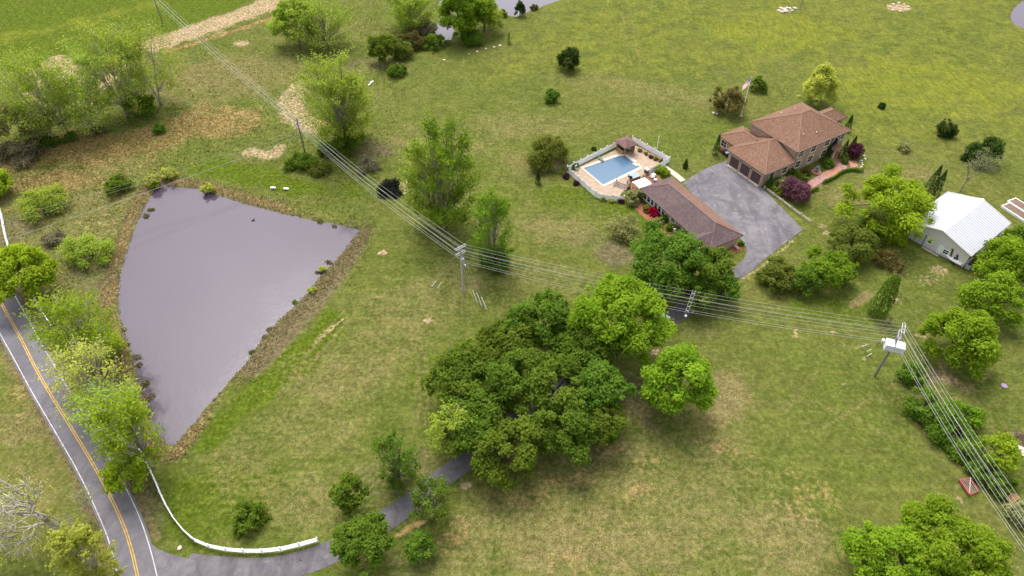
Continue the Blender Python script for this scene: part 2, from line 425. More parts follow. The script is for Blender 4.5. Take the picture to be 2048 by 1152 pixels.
def sdist(X, Y, poly):
    """signed distance to a closed outline, positive inside"""
    P = np.array(poly); n = len(P); d2 = np.full(X.shape, 1e12); ins = np.zeros(X.shape, bool)
    for i in range(n):
        a, b = P[i], P[(i + 1) % n]; e = b - a
        wx, wy = X - a[0], Y - a[1]
        tt = np.clip((wx * e[0] + wy * e[1]) / (e @ e), 0, 1)
        d2 = np.minimum(d2, (wx - e[0] * tt) ** 2 + (wy - e[1] * tt) ** 2)
        c = ((a[1] > Y) != (b[1] > Y)) & (X < (b[0] - a[0]) * (Y - a[1]) / (b[1] - a[1] + 1e-12) + a[0])
        ins ^= c
    return np.where(ins, 1, -1) * np.sqrt(d2)
def ldist(X, Y, line):
    d2 = np.full(X.shape, 1e12)
    for a, b in zip(line[:-1], line[1:]):
        a = np.array(a); b = np.array(b); e = b - a; wx, wy = X - a[0], Y - a[1]
        tt = np.clip((wx * e[0] + wy * e[1]) / (e @ e + 1e-9), 0, 1)
        d2 = np.minimum(d2, (wx - e[0] * tt) ** 2 + (wy - e[1] * tt) ** 2)
    return np.sqrt(d2)
def wob(X, Y, s, seed=0.0):
    return (np.sin(X * s + 1.3 + seed) * np.cos(Y * s * 1.17 + 0.4 + seed) + 0.6 * np.sin(X * s * 2.3 + Y * s * 1.9 + seed) + 0.4 * np.sin(X * s * 4.1 - Y * s * 3.3 + 2 * seed)) / 2.0

road_l0 = [(0, 668), (55, 765), (110, 863), (160, 949), (187, 1009), (207, 1051), (220, 1089), (237, 1152), (250, 1230)]
road_r0 = [(25, 583), (82, 686), (140, 783), (182, 853), (222, 922), (255, 981), (275, 1024), (292, 1069)]
# ------------------------------------------------------------------ ground sheet
gx = np.concatenate([[-3000, -1500, -800, -450, -300], np.arange(-215, 215.01, 0.62), [300, 450, 800, 1500, 3000]])
gy = np.concatenate([[-3000, -1200, -400, -100, -20, 10], np.arange(28, 150, 0.5), np.arange(150, 262, 0.95), [300, 380, 500, 800, 1500, 3500]])
GX, GY = np.meshgrid(gx, gy)
sd = np.full(GX.shape, -1e3)
for i, pl in enumerate(ponds):
    sd = np.maximum(sd, sdist(GX, GY, pl))
sdn = sd + np.where(np.abs(sd) < 6, 0.28 * wob(GX, GY, 1.1) + 0.22 * wob(GX, GY, 2.7, 2.0), 0)
GZ = np.clip(WZ - sdn * 0.42, -1.6, 0.0)
GZ = GZ + np.where(sdn < -1.5, 0.0, 0.0)

dry = np.zeros(GX.shape); rust = dry.copy(); bare = dry.copy(); lush = dry.copy(); yel = dry.copy(); brown = dry.copy()
CH = dict(dry=dry, rust=rust, bare=bare, lush=lush, yel=yel, brown=brown)
def sm(x, a, b):
    t_ = np.clip((x - a) / (b - a), 0, 1); return t_ * t_ * (3 - 2 * t_)
def blob(ch, px, py, rx, ry, amt, rot=0.0, soft=0.6):
    c = G(px, py); r = math.radians(rot); dx, dy = GX - c[0], GY - c[1]
    u = (dx * math.cos(r) + dy * math.sin(r)) / rx; v = (-dx * math.sin(r) + dy * math.cos(r)) / ry
    q = np.sqrt(u * u + v * v) + 0.22 * wob(GX, GY, 2.2 / min(rx, ry) + 0.05, px * 0.01)
    a = CH[ch]; np.maximum(a, amt * (1 - sm(q, 1 - soft, 1 + soft * 0.4)), out=a)
def band(ch, pts, hw, amt, soft=0.5):
    d = ldist(GX, GY, xy(pts)) + 0.25 * hw * wob(GX, GY, 1.4 / hw, pts[0][0] * 0.02)
    a = CH[ch]; np.maximum(a, amt * (1 - sm(d, hw * (1 - soft), hw * (1 + soft * 0.5))), out=a)
def region(ch, pts, amt, soft=4.0):
    d = sdist(GX, GY, xy(pts)) + 0.5 * soft * wob(GX, GY, 1.0 / soft, pts[0][0] * 0.02)
    a = CH[ch]; np.maximum(a, amt * sm(d, -soft * 0.5, soft), out=a)
# hay field top left
region('lush', [(-60, -60), (330, -60), (560, -20), (400, 50), (300, 75), (80, 135), (-60, 140)], 1.0, 5)
band('yel', [(0, 78), (150, 48), (300, 8)], 7, 0.5, 0.9); band('yel', [(20, 110), (200, 60)], 2.0, 0.4)
# bright, mown dam and pond edge
region('lush', [(350, 330), (420, 312), (560, 335), (700, 390), (640, 395), (560, 388), (470, 372), (400, 360)], 0.95, 3)
region('lush', [(640, 610), (690, 600), (700, 660), (640, 740), (560, 800), (430, 900), (345, 960), (330, 930), (380, 880), (460, 790), (560, 700)], 0.95, 4)
blob('lush', 430, 1000, 14, 9, 0.6); blob('lush', 560, 880, 10, 6, 0.35); blob('lush', 830, 740, 6, 6, 0.5); blob('lush', 1250, 430, 6, 12, 0.6, 30)
blob('lush', 1150, 395, 14, 6, 0.55); blob('lush', 1660, 620, 14, 5, 0.55); blob('lush', 1700, 1000, 12, 10, 0.3); blob('lush', 1890, 470, 9, 9, 0.3)
blob('lush', 1260, 560, 8, 4, 0.3); blob('lush', 1780, 900, 8, 16, 0.35); blob('lush', 700, 380, 6, 4, 0.5); blob('lush', 1110, 240, 30, 8, 0.3)
blob('lush', 1350, 290, 22, 9, 0.4, 30); blob('lush', 1000, 330, 10, 9, 0.4); blob('lush', 1480, 260, 14, 5, 0.4); blob('lush', 1650, 780, 12, 14, 0.34); blob('lush', 1700, 900, 10, 14, 0.36); blob('lush', 1080, 300, 12, 10, 0.4); blob('lush', 1180, 590, 12, 6, 0.34); blob('lush', 1560, 640, 14, 5, 0.3); blob('lush', 1060, 60, 20, 10, 0.3); blob('lush', 1260, 40, 16, 8, 0.3)
# yellow-green open lawn at the top
region('yel', [(900, 130), (1000, 60), (1150, -40), (2200, -60), (2200, 330), (1900, 330), (1720, 300), (1560, 160), (1350, 190), (1150, 170), (950, 190)], 0.42, 14)
blob('yel', 1850, 170, 40, 22, 0.6); blob('yel', 1550, 60, 30, 20, 0.6)
blob('dry', 880, 280, 20, 8, 0.45); blob('dry', 1060, 330, 10, 8, 0.45); blob('dry', 1050, 250, 22, 8, 0.4); blob('dry', 1280, 175, 24, 7, 0.4, -20)
blob('dry', 1400, 200, 14, 5, 0.4); blob('dry', 1720, 390, 14, 6, 0.5); blob('dry', 1800, 350, 10, 5, 0.5); blob('rust', 1650, 85, 6, 3, 0.25)
# worn lawn around the middle pole and between pond and grove
blob('dry', 690, 750, 12, 8, 0.42); blob('dry', 620, 860, 10, 7, 0.34); blob('dry', 760, 700, 9, 9, 0.36); blob('dry', 570, 430, 10, 4, 0.5, -15)
blob('dry', 830, 610, 12, 8, 0.42); blob('dry', 900, 560, 8, 6, 0.4); blob('dry', 1120, 460, 12, 6, 0.5); blob('dry', 600, 1000, 12, 6, 0.42); blob('dry', 480, 930, 6, 6, 0.4)
blob('brown', 1240, 505, 7, 5, 0.8); blob('brown', 1180, 480, 9, 4, 0.45); blob('dry', 1060, 560, 14, 8, 0.3); blob('brown', 940, 570, 5, 4, 0.4)
blob('brown', 780, 960, 7, 5, 0.5); blob('brown', 830, 930, 6, 4, 0.5); blob('brown', 820, 1120, 6, 4, 0.45); blob('brown', 1100, 330, 6, 3.5, 0.7)
# big dry field lower right
region('dry', [(940, 960), (1080, 900), (1230, 820), (1330, 840), (1440, 800), (1520, 900), (1620, 1020), (1640, 1200), (760, 1200), (860, 1050)], 0.46, 9)
blob('dry', 1450, 800, 5, 8, 0.75, -30); blob('dry', 1200, 1080, 20, 7, 0.62); blob('dry', 1560, 1080, 10, 8, 0.55); blob('dry', 1880, 820, 8, 10, 0.35)
for x, y, a, b, r in ((1110, 970, 4, 2.2, 20), (1165, 955, 4, 2.5, 15), (1230, 900, 3, 1.5, 0), (1290, 925, 3, 2.5, 30), (1270, 985, 4, 2, 0), (1440, 895, 4, 2, -30),
                      (1605, 990, 2.0, 4, 10), (1650, 985, 1.5, 3.5, 20), (1575, 1015, 5, 1.2, -40), (1060, 1000, 4, 2, 10), (1140, 1120, 4, 2, 0), (900, 1080, 4, 3, 20)):
    blob('rust', x, y, a * 1.15, b * 1.15, 0.5, r, 0.95)
blob('brown', 1280, 800, 4, 8, 0.75, 10); blob('brown', 1200, 900, 10, 4, 0.5, 15); blob('brown', 1400, 660, 6, 3, 0.4)
# old field on the left
band('rust', [(-20, 330), (120, 300), (240, 290), (330, 270), (420, 235), (470, 245)], 8.5, 0.62); blob('rust', 110, 360, 16, 6, 0.6)
blob('rust', 300, 330, 14, 5, 0.35); blob('dry', 200, 420, 22, 12, 0.5); blob('brown', 40, 450, 6, 12, 0.6); blob('brown', 160, 560, 7, 8, 0.55); blob('rust', 210, 460, 10, 8, 0.3)
blob('dry', 450, 150, 26, 14, 0.55); blob('dry', 370, 190, 20, 8, 0.5); blob('dry', 550, 130, 18, 10, 0.4); blob('brown', 730, 130, 16, 7, 0.6); blob('brown', 740, 300, 7, 5, 0.8)
blob('dry', 20, 1000, 8, 9, 0.4); blob('dry', 60, 850, 8, 5, 0.55); blob('rust', 40, 780, 2.0, 8, 0.4, 30); blob('brown', 300, 1010, 2.5, 8, 0.6, 30)
region('dry', [(-60, 350), (200, 300), (330, 290), (320, 360), (250, 500), (230, 640), (120, 600), (-60, 520)], 0.42, 8); blob('brown', 215, 560, 4, 10, 0.6); blob('rust', 640, 150, 6, 3, 0.4); blob('dry', 640, 60, 26, 10, 0.35)
# bare earth
band('bare', [(70, 140), (110, 122), (160, 128)], 4.5, 0.72); band('bare', [(310, 92), (345, 78), (420, 52), (500, 25), (575, -8)], 6.0, 0.80)
band('rust', [(330, 105), (440, 72), (560, 30)], 1.4, 0.8); band('bare', [(85, 150), (60, 185), (75, 215)], 2.6, 0.7); band('bare', [(130, 150), (175, 170), (215, 165), (260, 130)], 3.4, 0.85); band('bare', [(150, 215), (185, 205), (170, 200)], 2.0, 0.6)
band('bare', [(600, 175), (578, 205), (590, 232), (620, 255)], 4.2, 0.66); band('bare', [(500, 305), (545, 312), (560, 295)], 2.2, 0.7); blob('bare', 440, 68, 3, 3, 0.4)
blob('bare', 484, 87, 3.5, 2.2, 0.75); blob('bare', 405, 70, 3, 2, 0.5); blob('rust', 640, 250, 4, 3, 0.6); band('bare', [(800, 385), (815, 365)], 1.6, 0.65)
for x, y, r, a in ((765, 505, 1.15, 1), (857, 640, 0.95, 1.1), (932, 970, 1.0, 1.1), (847, 1047, 0.5, 0.8), (1568, 21, 2.6, 0.75), (1797, 15, 4.6, 0.9), (1312, 705, 1.2, 0.9), (1505, 498, 1.0, 0.5),
                   (1645, 452, 1.3, 0.7), (1655, 465, 1.2, 0.75), (1790, 600, 1.8, 0.55), (1780, 640, 1.2, 0.6), (1845, 672, 1.5, 0.65), (1900, 760, 1.9, 0.75), (1960, 750, 2.0, 0.5), (1880, 540, 2.2, 0.6),
                   (1860, 560, 3.0, 0.45), (1667, 665, 1.0, 0.65), (1590, 670, 0.9, 0.5), (1725, 715, 0.8, 0.55), (1920, 1000, 0.9, 0.6), (1710, 600, 0.9, 0.6), (1460, 225, 1.2, 0.4), (2018, 448, 1.0, 0.4), (1690, 770, 0.9, 0.5),
                   (1690, 690, 0.7, 0.5), (1595, 660, 0.8, 0.5), (910, 905, 0.5, 0.7), (1790, 770, 0.9, 0.45)):
    blob('bare', x, y, r, r * 0.8, a, 0, 0.5)
blob('brown', 1797, 17, 3.0, 2.2, 1.0)
band('bare', [(1985, 468), (2010, 462), (2020, 455)], 0.7, 0.6); band('dry', [(1705, 610), (1735, 590)], 1.0, 0.9); band('dry', [(1782, 510), (1796, 545)], 1.6, 0.8)
band('dry', [(1870, 745), (1910, 765), (1935, 775)], 1.5, 0.8); band('brown', [(1830, 790), (1885, 735)], 1.0, 0.9); blob('brown', 2040, 880, 2.2, 2.4, 1.0)
band('rust', [(1335, 1165), (1320, 1180)], 1, 0.3); band('bare', [(1450, 560), (1490, 556), (1540, 520), (1600, 468)], 0.5, 0.55)
band('rust', [(845, 1042), (815, 1058), (795, 1072)], 0.6, 0.9); band('rust', [(570, 1122), (630, 1108), (664, 1092)], 0.4, 0.9)
for ln, o_ in ((road_l0, -0.9), (road_r0, 0.9)):
    band('brown', [(x + o_ * 8, y) for x, y in ln], 0.9, 0.75, 0.8); band('dry', [(x + o_ * 12, y) for x, y in ln], 1.3, 0.6, 0.9)
# wheel tracks
for tr in ([(820, 560), (816, 640), (835, 720), (838, 800), (830, 850)], [(836, 560), (832, 640), (851, 720), (855, 800), (850, 850)],
           [(700, 610), (650, 665), (610, 715), (560, 790)], [(720, 615), (672, 668), (630, 720), (580, 795)],
           [(1245, 20), (1250, 70), (1262, 130)], [(1262, 20), (1268, 70), (1282, 130)]):
    band('dry', tr, 0.42, 0.58, 0.8)
band('bare', [(640, 680), (665, 655), (690, 637)], 0.28, 0.75, 0.5); band('bare', [(625, 690), (650, 660)], 0.25, 0.65, 0.5)
for tr in ([(1640, 860), (1740, 800), (1830, 800)], [(1600, 800), (1700, 830), (1790, 880)], [(1790, 640), (1760, 680), (1700, 700)], [(1560, 830), (1600, 780), (1640, 740)]):
    band('dry', tr, 0.5, 0.42, 0.9)
# pond margin: straw and mud
wild = (GX < -20)
shore = np.exp(-((sd + 1.4) / 1.3) ** 2)
left_shore = sm(-GX, 44, 50)
np.maximum(rust, shore * 0.55 * left_shore * (GY < 125), out=rust); np.maximum(dry, shore * 0.9 * left_shore * (GY < 125), out=dry)
dam = ldist(GX, GY, xy([(718, 470), (700, 510), (660, 565), (600, 635), (545, 695), (505, 735)]))
np.maximum(brown, 0.95 * (1 - sm(dam, 1.2, 3.4)), out=brown); np.maximum(dry, 0.6 * (1 - sm(dam, 1.0, 3.0)), out=dry)
np.maximum(brown, 0.55 * np.exp(-((sd + 0.3) / 0.35) ** 2), out=brown)
np.maximum(brown, sm(sd, -0.2, 0.3), out=brown)

ny, nx = GX.shape
V = np.stack([GX.ravel(), GY.ravel(), GZ.ravel()], 1)
idx = np.arange(nx * ny).reshape(ny, nx)
Q = np.stack([idx[:-1, :-1].ravel(), idx[:-1, 1:].ravel(), idx[1:, 1:].ravel(), idx[1:, :-1].ravel()], 1)
def quick_mesh(name, V, Q, mat):
    me = bpy.data.meshes.new(name)
    n, k = Q.shape
    me.vertices.add(len(V)); me.vertices.foreach_set('co', np.ascontiguousarray(V, dtype=np.float32).ravel())
    me.loops.add(n * k); me.loops.foreach_set('vertex_index', np.ascontiguousarray(Q, dtype=np.int32).ravel())
    me.polygons.add(n); me.polygons.foreach_set('loop_start', np.arange(0, n * k, k, dtype=np.int32))
    me.update(calc_edges=True); me.materials.append(mat)
    return me
gm = quick_mesh('ground', V, Q, MATS['ground'])
for nm, chs in (('zone_a', (dry, rust, bare)), ('zone_b', (lush, yel, brown))):
    at = gm.color_attributes.new(nm, 'FLOAT_COLOR', 'POINT')
    at.data.foreach_set('color', np.stack([c.ravel() for c in chs] + [np.ones(GX.size)], 1).astype(np.float32).ravel())
gm.polygons.foreach_set('use_smooth', np.ones(len(gm.polygons), bool))
ground = bpy.data.objects.new('ground', gm); COL.objects.link(ground); tag(ground, kind='structure')

def grow_poly(poly, r):
    P = np.array(poly); n = len(P)
    area = sum(P[i][0] * P[(i + 1) % n][1] - P[(i + 1) % n][0] * P[i][1] for i in range(n)); sgn = 1 if area > 0 else -1
    out = []
    for i in range(n):
        e = P[(i + 1) % n] - P[i - 1]; e /= np.linalg.norm(e) + 1e-9
        out.append(tuple(P[i] + sgn * r * np.array([e[1], -e[0]])))
    return out
for nm, pl in zip(('pond_water', 'far_pond_water', 'corner_pond_water', 'creek_water'), ponds):
    g2 = grow_poly(pl, 0.9); mb = MB()
    tri = tessellate_polygon([[Vector((*p, 0)) for p in g2]])
    mb.add([(*p, WZ) for p in g2], [tuple(q) for q in tri])
    o = mb.build(nm, MATS['pond'], kind='structure')
    bm = bmesh.new(); bm.from_mesh(o.data); bmesh.ops.recalc_face_normals(bm, faces=bm.faces)
    for fc in bm.faces:
        if fc.normal.z < 0: fc.normal_flip()
    bm.to_mesh(o.data); bm.free()

# ------------------------------------------------------------------ road, driveway, parking court
road_l = [(-120, 420), (-60, 545), (0, 668), (55, 765), (110, 863), (160, 949), (187, 1009), (207, 1051), (220, 1089), (237, 1152), (250, 1230)]
road_r = [(-60, 400), (-20, 500), (25, 583), (55, 636), (82, 686), (140, 783), (182, 853), (222, 922), (255, 981), (275, 1024), (292, 1069), (315, 1152), (330, 1230)]
road_c = [(-90, 410), (-40, 520), (0, 601), (37, 668), (82, 756), (147, 863), (175, 909), (207, 966), (240, 1034), (260, 1089), (275, 1152), (288, 1230)]
RC = smooth_line(xy(road_c), 1.0)
Lw = np.array([ldist(np.array([p[0]]), np.array([p[1]]), xy(road_l))[0] for p in RC]); Rw = np.array([ldist(np.array([p[0]]), np.array([p[1]]), xy(road_r))[0] for p in RC])
k_ = np.ones(9) / 9
def smo(a): return np.convolve(np.pad(a, 4, mode='edge'), k_, 'valid')
Lw, Rw = smo(np.clip(Lw, 2.0, 3.2)), smo(np.clip(Rw, 2.0, 3.2))
# the line runs towards the camera, so its left-hand normal points to the pond side (+x)
road = ribbon(RC, Rw + 0.35, Lw + 0.35, 0.05, 0.12).build('road', MATS['asphalt_road'], kind='structure')
ribbon(RC, Rw + 0.06, -(Rw - 0.06), 0.056).build('edge_line', WPAINT, road)
ribbon(RC, -(Lw - 0.06), Lw + 0.06, 0.056).build('edge_line', WPAINT, road)
ribbon(RC, 0.20, -0.07, 0.056).build('centre_line', YPAINT, road)
ribbon(RC, -0.07, 0.20, 0.056).build('centre_line', YPAINT, road)

DRV = smooth_line(xy([(368, 1140), (420, 1143), (520, 1143), (600, 1127), (665, 1103), (720, 1072), (772, 1040), (820, 1008), (870, 968), (930, 922), (985, 878),
                      (1060, 815), (1150, 740), (1240, 690), (1320, 648), (1380, 612), (1425, 580), (1462, 556)]), 1.0)
nD = len(DRV); wD = np.interp(np.linspace(0, 1, nD), [0, 0.05, 0.12, 0.3, 1], [2.3, 2.0, 1.75, 1.6, 1.7])
driveway = ribbon(DRV, wD, wD, 0.036, 0.08).build('driveway', MATS['asphalt_lane'], kind='structure')
APRON = [(283, 1062), (297, 1080), (312, 1096), (340, 1108), (372, 1116), (392, 1122), (392, 1166), (360, 1190), (322, 1215), (314, 1152)]
MB().prism(xy(APRON), -0.05, 0.042).build('driveway_apron', MATS['asphalt_drive'], kind='structure')
COURT = [(1366, 366), (1385, 352), (1420, 333), (1454, 321), (1460, 328), (1524, 376), (1560, 412), (1606, 459), (1560, 494), (1530, 518), (1505, 540), (1480, 558),
         (1452, 572), (1440, 555), (1468, 536), (1488, 518), (1494, 502), (1488, 486), (1476, 470), (1440, 440), (1400, 405)]
MB().prism(xy(COURT), -0.05, 0.046).build('parking_court', MATS['asphalt_drive'], kind='structure')

# ------------------------------------------------------------------ house helpers
UP = np.array([0, 0, 1.0])
def window(parent, o, a, nrm, w, h, trim=CREAM, mun=1, name='window', label=None, tw=0.16):
    """o = lower centre of the opening on the wall face, a = along the wall, nrm = outwards"""
    o, a, nrm = [np.asarray(k, float) for k in (o, a, nrm)]
    f = MB(); c = o + UP * h / 2
    f.obox(c + a * (w / 2 + tw / 2) + nrm * 0.03, a, nrm, UP, tw / 2, 0.06, h / 2 + tw)
    f.obox(c - a * (w / 2 + tw / 2) + nrm * 0.03, a, nrm, UP, tw / 2, 0.06, h / 2 + tw)
    f.obox(o + UP * (h + tw / 2) + nrm * 0.03, a, nrm, UP, w / 2, 0.06, tw / 2)
    f.obox(o - UP * tw / 2 + nrm * 0.05, a, nrm, UP, w / 2, 0.09, tw / 2)
    fo = f.build(name, trim, parent)
    if label: fo['label'] = label
    MB().obox(c + nrm * 0.012, a, nrm, UP, w / 2, 0.012, h / 2).build('pane', GLASS, fo)
    m = MB(); m.obox(c + nrm * 0.035, a, nrm, UP, w / 2, 0.012, 0.035)
    for k in range(mun): m.obox(c + a * (-w / 2 + w * (k + 1) / (mun + 1)) + nrm * 0.037, a, nrm, UP, 0.03, 0.011, h / 2)
    m.build('muntin', trim, fo)
    return fo
def hip(x0, x1, y0, y1, ze, zr, ra, rb):
    """hip roof over a rectangle, ridge from ra to rb (points xy)"""
    v = [(x0, y0, ze), (x1, y0, ze), (x1, y1, ze), (x0, y1, ze), (*ra, zr), (*rb, zr)]
    return v

# ------------------------------------------------------------------ main house
g0 = G(1454.7, 327.5); g1 = G(1521, 373.6); HA = math.atan2(g1[1] - g0[1], g1[0] - g0[0])
house = thing('brick_house', 'tan brick house with brown hip roofs and a three door garage beside the asphalt court', 'house', (g0[0], g0[1], 0), HA)
X, Y = np.array([1.0, 0, 0]), np.array([0, 1.0, 0])
MB().box(-0.3, 10.2, 0, 9.2, 0, 3.7).build('garage_wall', BRICK, house)
MB().box(-5.8, -0.3, 2.8, 9.6, 0, 3.2).build('wing_wall', BRICK, house)
MB().box(-3.4, 9.9, 9.2, 25.6, 0, 6.0).build('main_wall', BRICK, house)
MB().box(-1.0, 3.1, 25.6, 34.0, 0, 3.1).build('sunroom_wall', BRICK, house)
RH = MATS['roof_house']
def roof4(name, x0, x1, y0, y1, ze, zr, ra, rb, along='y', mat=RH, parent=house, th=0.2):
    v = hip(x0, x1, y0, y1, ze, zr, ra, rb)
    if along == 'y': f = [(0, 1, 4), (1, 2, 5, 4), (2, 3, 5), (3, 0, 4, 5)]
    else: f = [(0, 1, 5, 4), (1, 2, 5), (2, 3, 4, 5), (3, 0, 4)]
    return MB().roof(v, f, th).build(name, mat, parent)
rm = roof4('roof', -3.9, 10.5, 8.8, 26.0, 6.05, 9.35, (3.1, 16.8), (3.1, 19.4))
def caps(parent, segs, mat=RH, r=0.11):
    for a, b in segs: MB().tube([a, b], r, 5).build('ridge_cap', mat, parent)
CAPM = M('ridge_shingle', (0.25, 0.150, 0.105), rough=0.95, var=0.15)
caps(rm, [((3.1, 16.8, 9.35), (3.1, 19.4, 9.35)), ((-3.9, 8.8, 6.05), (3.1, 16.8, 9.35)), ((10.5, 8.8, 6.05), (3.1, 16.8, 9.35)), ((-3.9, 26.0, 6.05), (3.1, 19.4, 9.35)), ((10.5, 26.0, 6.05), (3.1, 19.4, 9.35))], CAPM)
# garage roof: hip towards the doors, its ridge running into the main house
gr = MB().roof([(-0.8, -0.5, 3.78), (10.7, -0.5, 3.78), (10.7, 9.19, 3.78), (-0.8, 9.19, 3.78), (4.2, 6.8, 6.1), (4.2, 9.19, 6.1)], [(0, 1, 4), (1, 2, 5, 4), (3, 0, 4, 5)], 0.2).build('roof', RH, house)
caps(gr, [((-0.8, -0.5, 3.78), (4.2, 6.8, 6.1)), ((10.7, -0.5, 3.78), (4.2, 6.8, 6.1)), ((4.2, 6.8, 6.1), (4.2, 9.19, 6.1))], CAPM)
wr = roof4('roof', -6.4, 2.2, 2.3, 10.1, 3.25, 5.05, (-2.6, 6.2), (1.4, 6.2), 'x')
caps(wr, [((-6.4, 2.3, 3.25), (-2.6, 6.2, 5.05)), ((-6.4, 10.1, 3.25), (-2.6, 6.2, 5.05)), ((-2.6, 6.2, 5.05), (1.4, 6.2, 5.05))], CAPM)
sr = MB().roof([(-1.6, 25.9, 3.2), (3.7, 25.9, 3.2), (3.7, 34.6, 3.2), (-1.6, 34.6, 3.2), (1.05, 25.9, 4.7), (1.05, 32.0, 4.7)], [(1, 2, 5, 4), (2, 3, 5), (3, 0, 4, 5)], 0.18).build('roof', RH, house)
caps(sr, [((1.05, 25.9, 4.7), (1.05, 32.0, 4.7)), ((3.7, 34.6, 3.2), (1.05, 32.0, 4.7)), ((-1.6, 34.6, 3.2), (1.05, 32.0, 4.7))], CAPM)
# eaves boards and gutters
GUT = M('brown_gutter', (0.17, 0.115, 0.095), rough=0.5, var=0.1)
gut = MB(); gut.obox((3.3, 8.72, 5.95), X, Y, UP, 7.2, 0.06, 0.08).build('gutter', GUT, house)
MB().obox((10.58, 17.4, 5.95), X, Y, UP, 0.06, 8.6, 0.08).build('gutter', GUT, house)
MB().obox((4.95, -0.58, 3.68), X, Y, UP, 5.85, 0.06, 0.08).build('gutter', GUT, house)
MB().obox((10.78, 4.3, 3.68), X, Y, UP, 0.06, 4.8, 0.08).build('gutter', GUT, house)
MB().tube([(10.02, 9.05, 3.9), (10.02, 9.05, 5.9)], 0.05, 6).build('downspout', GUT, house)
MB().tube([(-3.5, 9.05, 4.3), (-3.5, 9.05, 5.9)], 0.05, 6).build('downspout', GUT, house)
# garage doors
for k in range(3):
    cx = 1.85 + 3.25 * k
    fr = MB(); fr.obox((cx - 1.4, -0.05, 1.4), X, Y, UP, 0.1, 0.07, 1.45).obox((cx + 1.4, -0.05, 1.4), X, Y, UP, 0.1, 0.07, 1.45).obox((cx, -0.05, 2.75), X, Y, UP, 1.3, 0.07, 0.1)
    d = MB(); d.obox((cx, -0.012, 1.32), X, Y, UP, 1.3, 0.012, 1.32)
    dob = d.build('garage_door', BROWN, house)
    fr.build('door_frame', STONE2, dob)
    for r in range(4):
        for q in range(4): MB().obox((cx - 0.96 + 0.64 * q, -0.035, 0.36 + 0.65 * r), X, Y, UP, 0.27, 0.018, 0.26).build('panel', BROWN, dob)
    MB().obox((cx, -0.34, 0.06), X, Y, UP, 1.5, 0.3, 0.05).build('threshold', CONC, house)
for k in range(2): MB().obox((3.47 + 3.25 * k, -0.1, 2.75), X, Y, UP, 0.09, 0.09, 0.15).build('wall_lamp', DARKM, house)
# windows
N = -Y
window(house, (-4.6, 2.8, 1.05), X, N, 1.6, 1.5, mun=1, tw=0.2)
for v in (11.1, 15.1, 19.5): window(house, (9.9, v, 3.75), Y, X, 1.45, 1.65, tw=0.2)
window(house, (9.9, 24.6, 3.75), Y, X, 1.0, 1.5)
for v in (11.2, 15.1, 19.5): window(house, (9.9, v, 0.9), Y, X, 1.45, 1.65, tw=0.2)
for v in (2.6, 6.6): window(house, (10.2, v, 1.2), Y, X, 1.4, 1.6, tw=0.2)
window(house, (3.1, 31.8, 0.8), Y, X, 2.2, 1.7, mun=3)
window(house, (3.1, 28.2, 0.8), Y, X, 2.2, 1.7, mun=3)
for v in (11.5, 14.0): window(house, (-3.4, v, 3.8), Y, -X, 1.1, 1.4)
# entry: tall arched window over the front door
ent = MB(); ent.obox((9.94, 22.3, 2.6), X, Y, UP, 0.06, 1.25, 2.6)
enob = ent.build('entry_recess_shade', M('recess_shade_colour', (0.15, 0.115, 0.10), rough=0.8), house)  # flat proud panel; its dark colour stands in for the shade of a recess
arch = [(22.3 + 0.85 * math.cos(t_), 4.1 + 0.95 * math.sin(t_)) for t_ in np.linspace(0, math.pi, 11)] + [(21.45, 3.0), (23.15, 3.0)]
mb = MB(); n_ = len(arch); mb.add([(10.03, y_, z_) for y_, z_ in arch], [tuple(range(n_))]); mb.build('arched_window', GLASS, house)
mb = MB(); mb.tube([(10.05, y_, z_) for y_, z_ in arch[:11]], 0.08, 5).build('arch_trim', CREAM, house)
MB().obox((10.03, 22.3, 1.1), X, Y, UP, 0.04, 0.55, 1.1).build('front_door', M('dark_door', (0.06, 0.035, 0.03)), house)
MB().obox((11.0, 22.3, 0.12), X, Y, UP, 0.95, 1.5, 0.12).build('stoop', PINKB, house)
for s_ in (-1, 1): MB().lathe([(0.16, 0.0), (0.14, 0.1), (0.12, 2.6), (0.18, 2.75)], 8, (11.6, 22.3 + 1.3 * s_, 0.24)).build('column', CREAM, house)
MB().roof([(10.56, 20.7, 2.95), (12.1, 20.7, 2.95), (12.1, 23.9, 2.95), (10.56, 23.9, 2.95), (10.56, 22.3, 3.6), (11.4, 22.3, 3.6)], [(0, 1, 5, 4), (1, 2, 5), (2, 3, 4, 5)], 0.14).build('porch_roof', RH, house)
# chimney flue and vents
MB().lathe([(0.32, 0), (0.32, 1.6), (0.42, 1.62), (0.42, 1.8), (0.1, 1.95)], 10, (-2.3, 27.4, 2.4)).build('flue_pipe', GALV, house)
MB().lathe([(0.45, 0), (0.45, 0.12), (0.05, 0.4)], 12, (-2.3, 27.4, 4.35)).build('flue_cap', WHITE, house)
for (x_, y_, z_) in ((7.6, 13.2, 7.2), (8.2, 16.8, 6.95), (-1.5, 16.0, 7.15), (-0.8, 19.6, 7.45)):
    MB().lathe([(0.09, -0.15), (0.09, 0.35), (0.12, 0.36), (0.12, 0.42)], 8, (x_, y_, z_)).build('vent_pipe', CREAM, house)

def HP(u, v, z=0.0):             # house coordinates -> world
    c, s = math.cos(HA), math.sin(HA); return np.array([g0[0] + u * c - v * s, g0[1] + u * s + v * c, z])

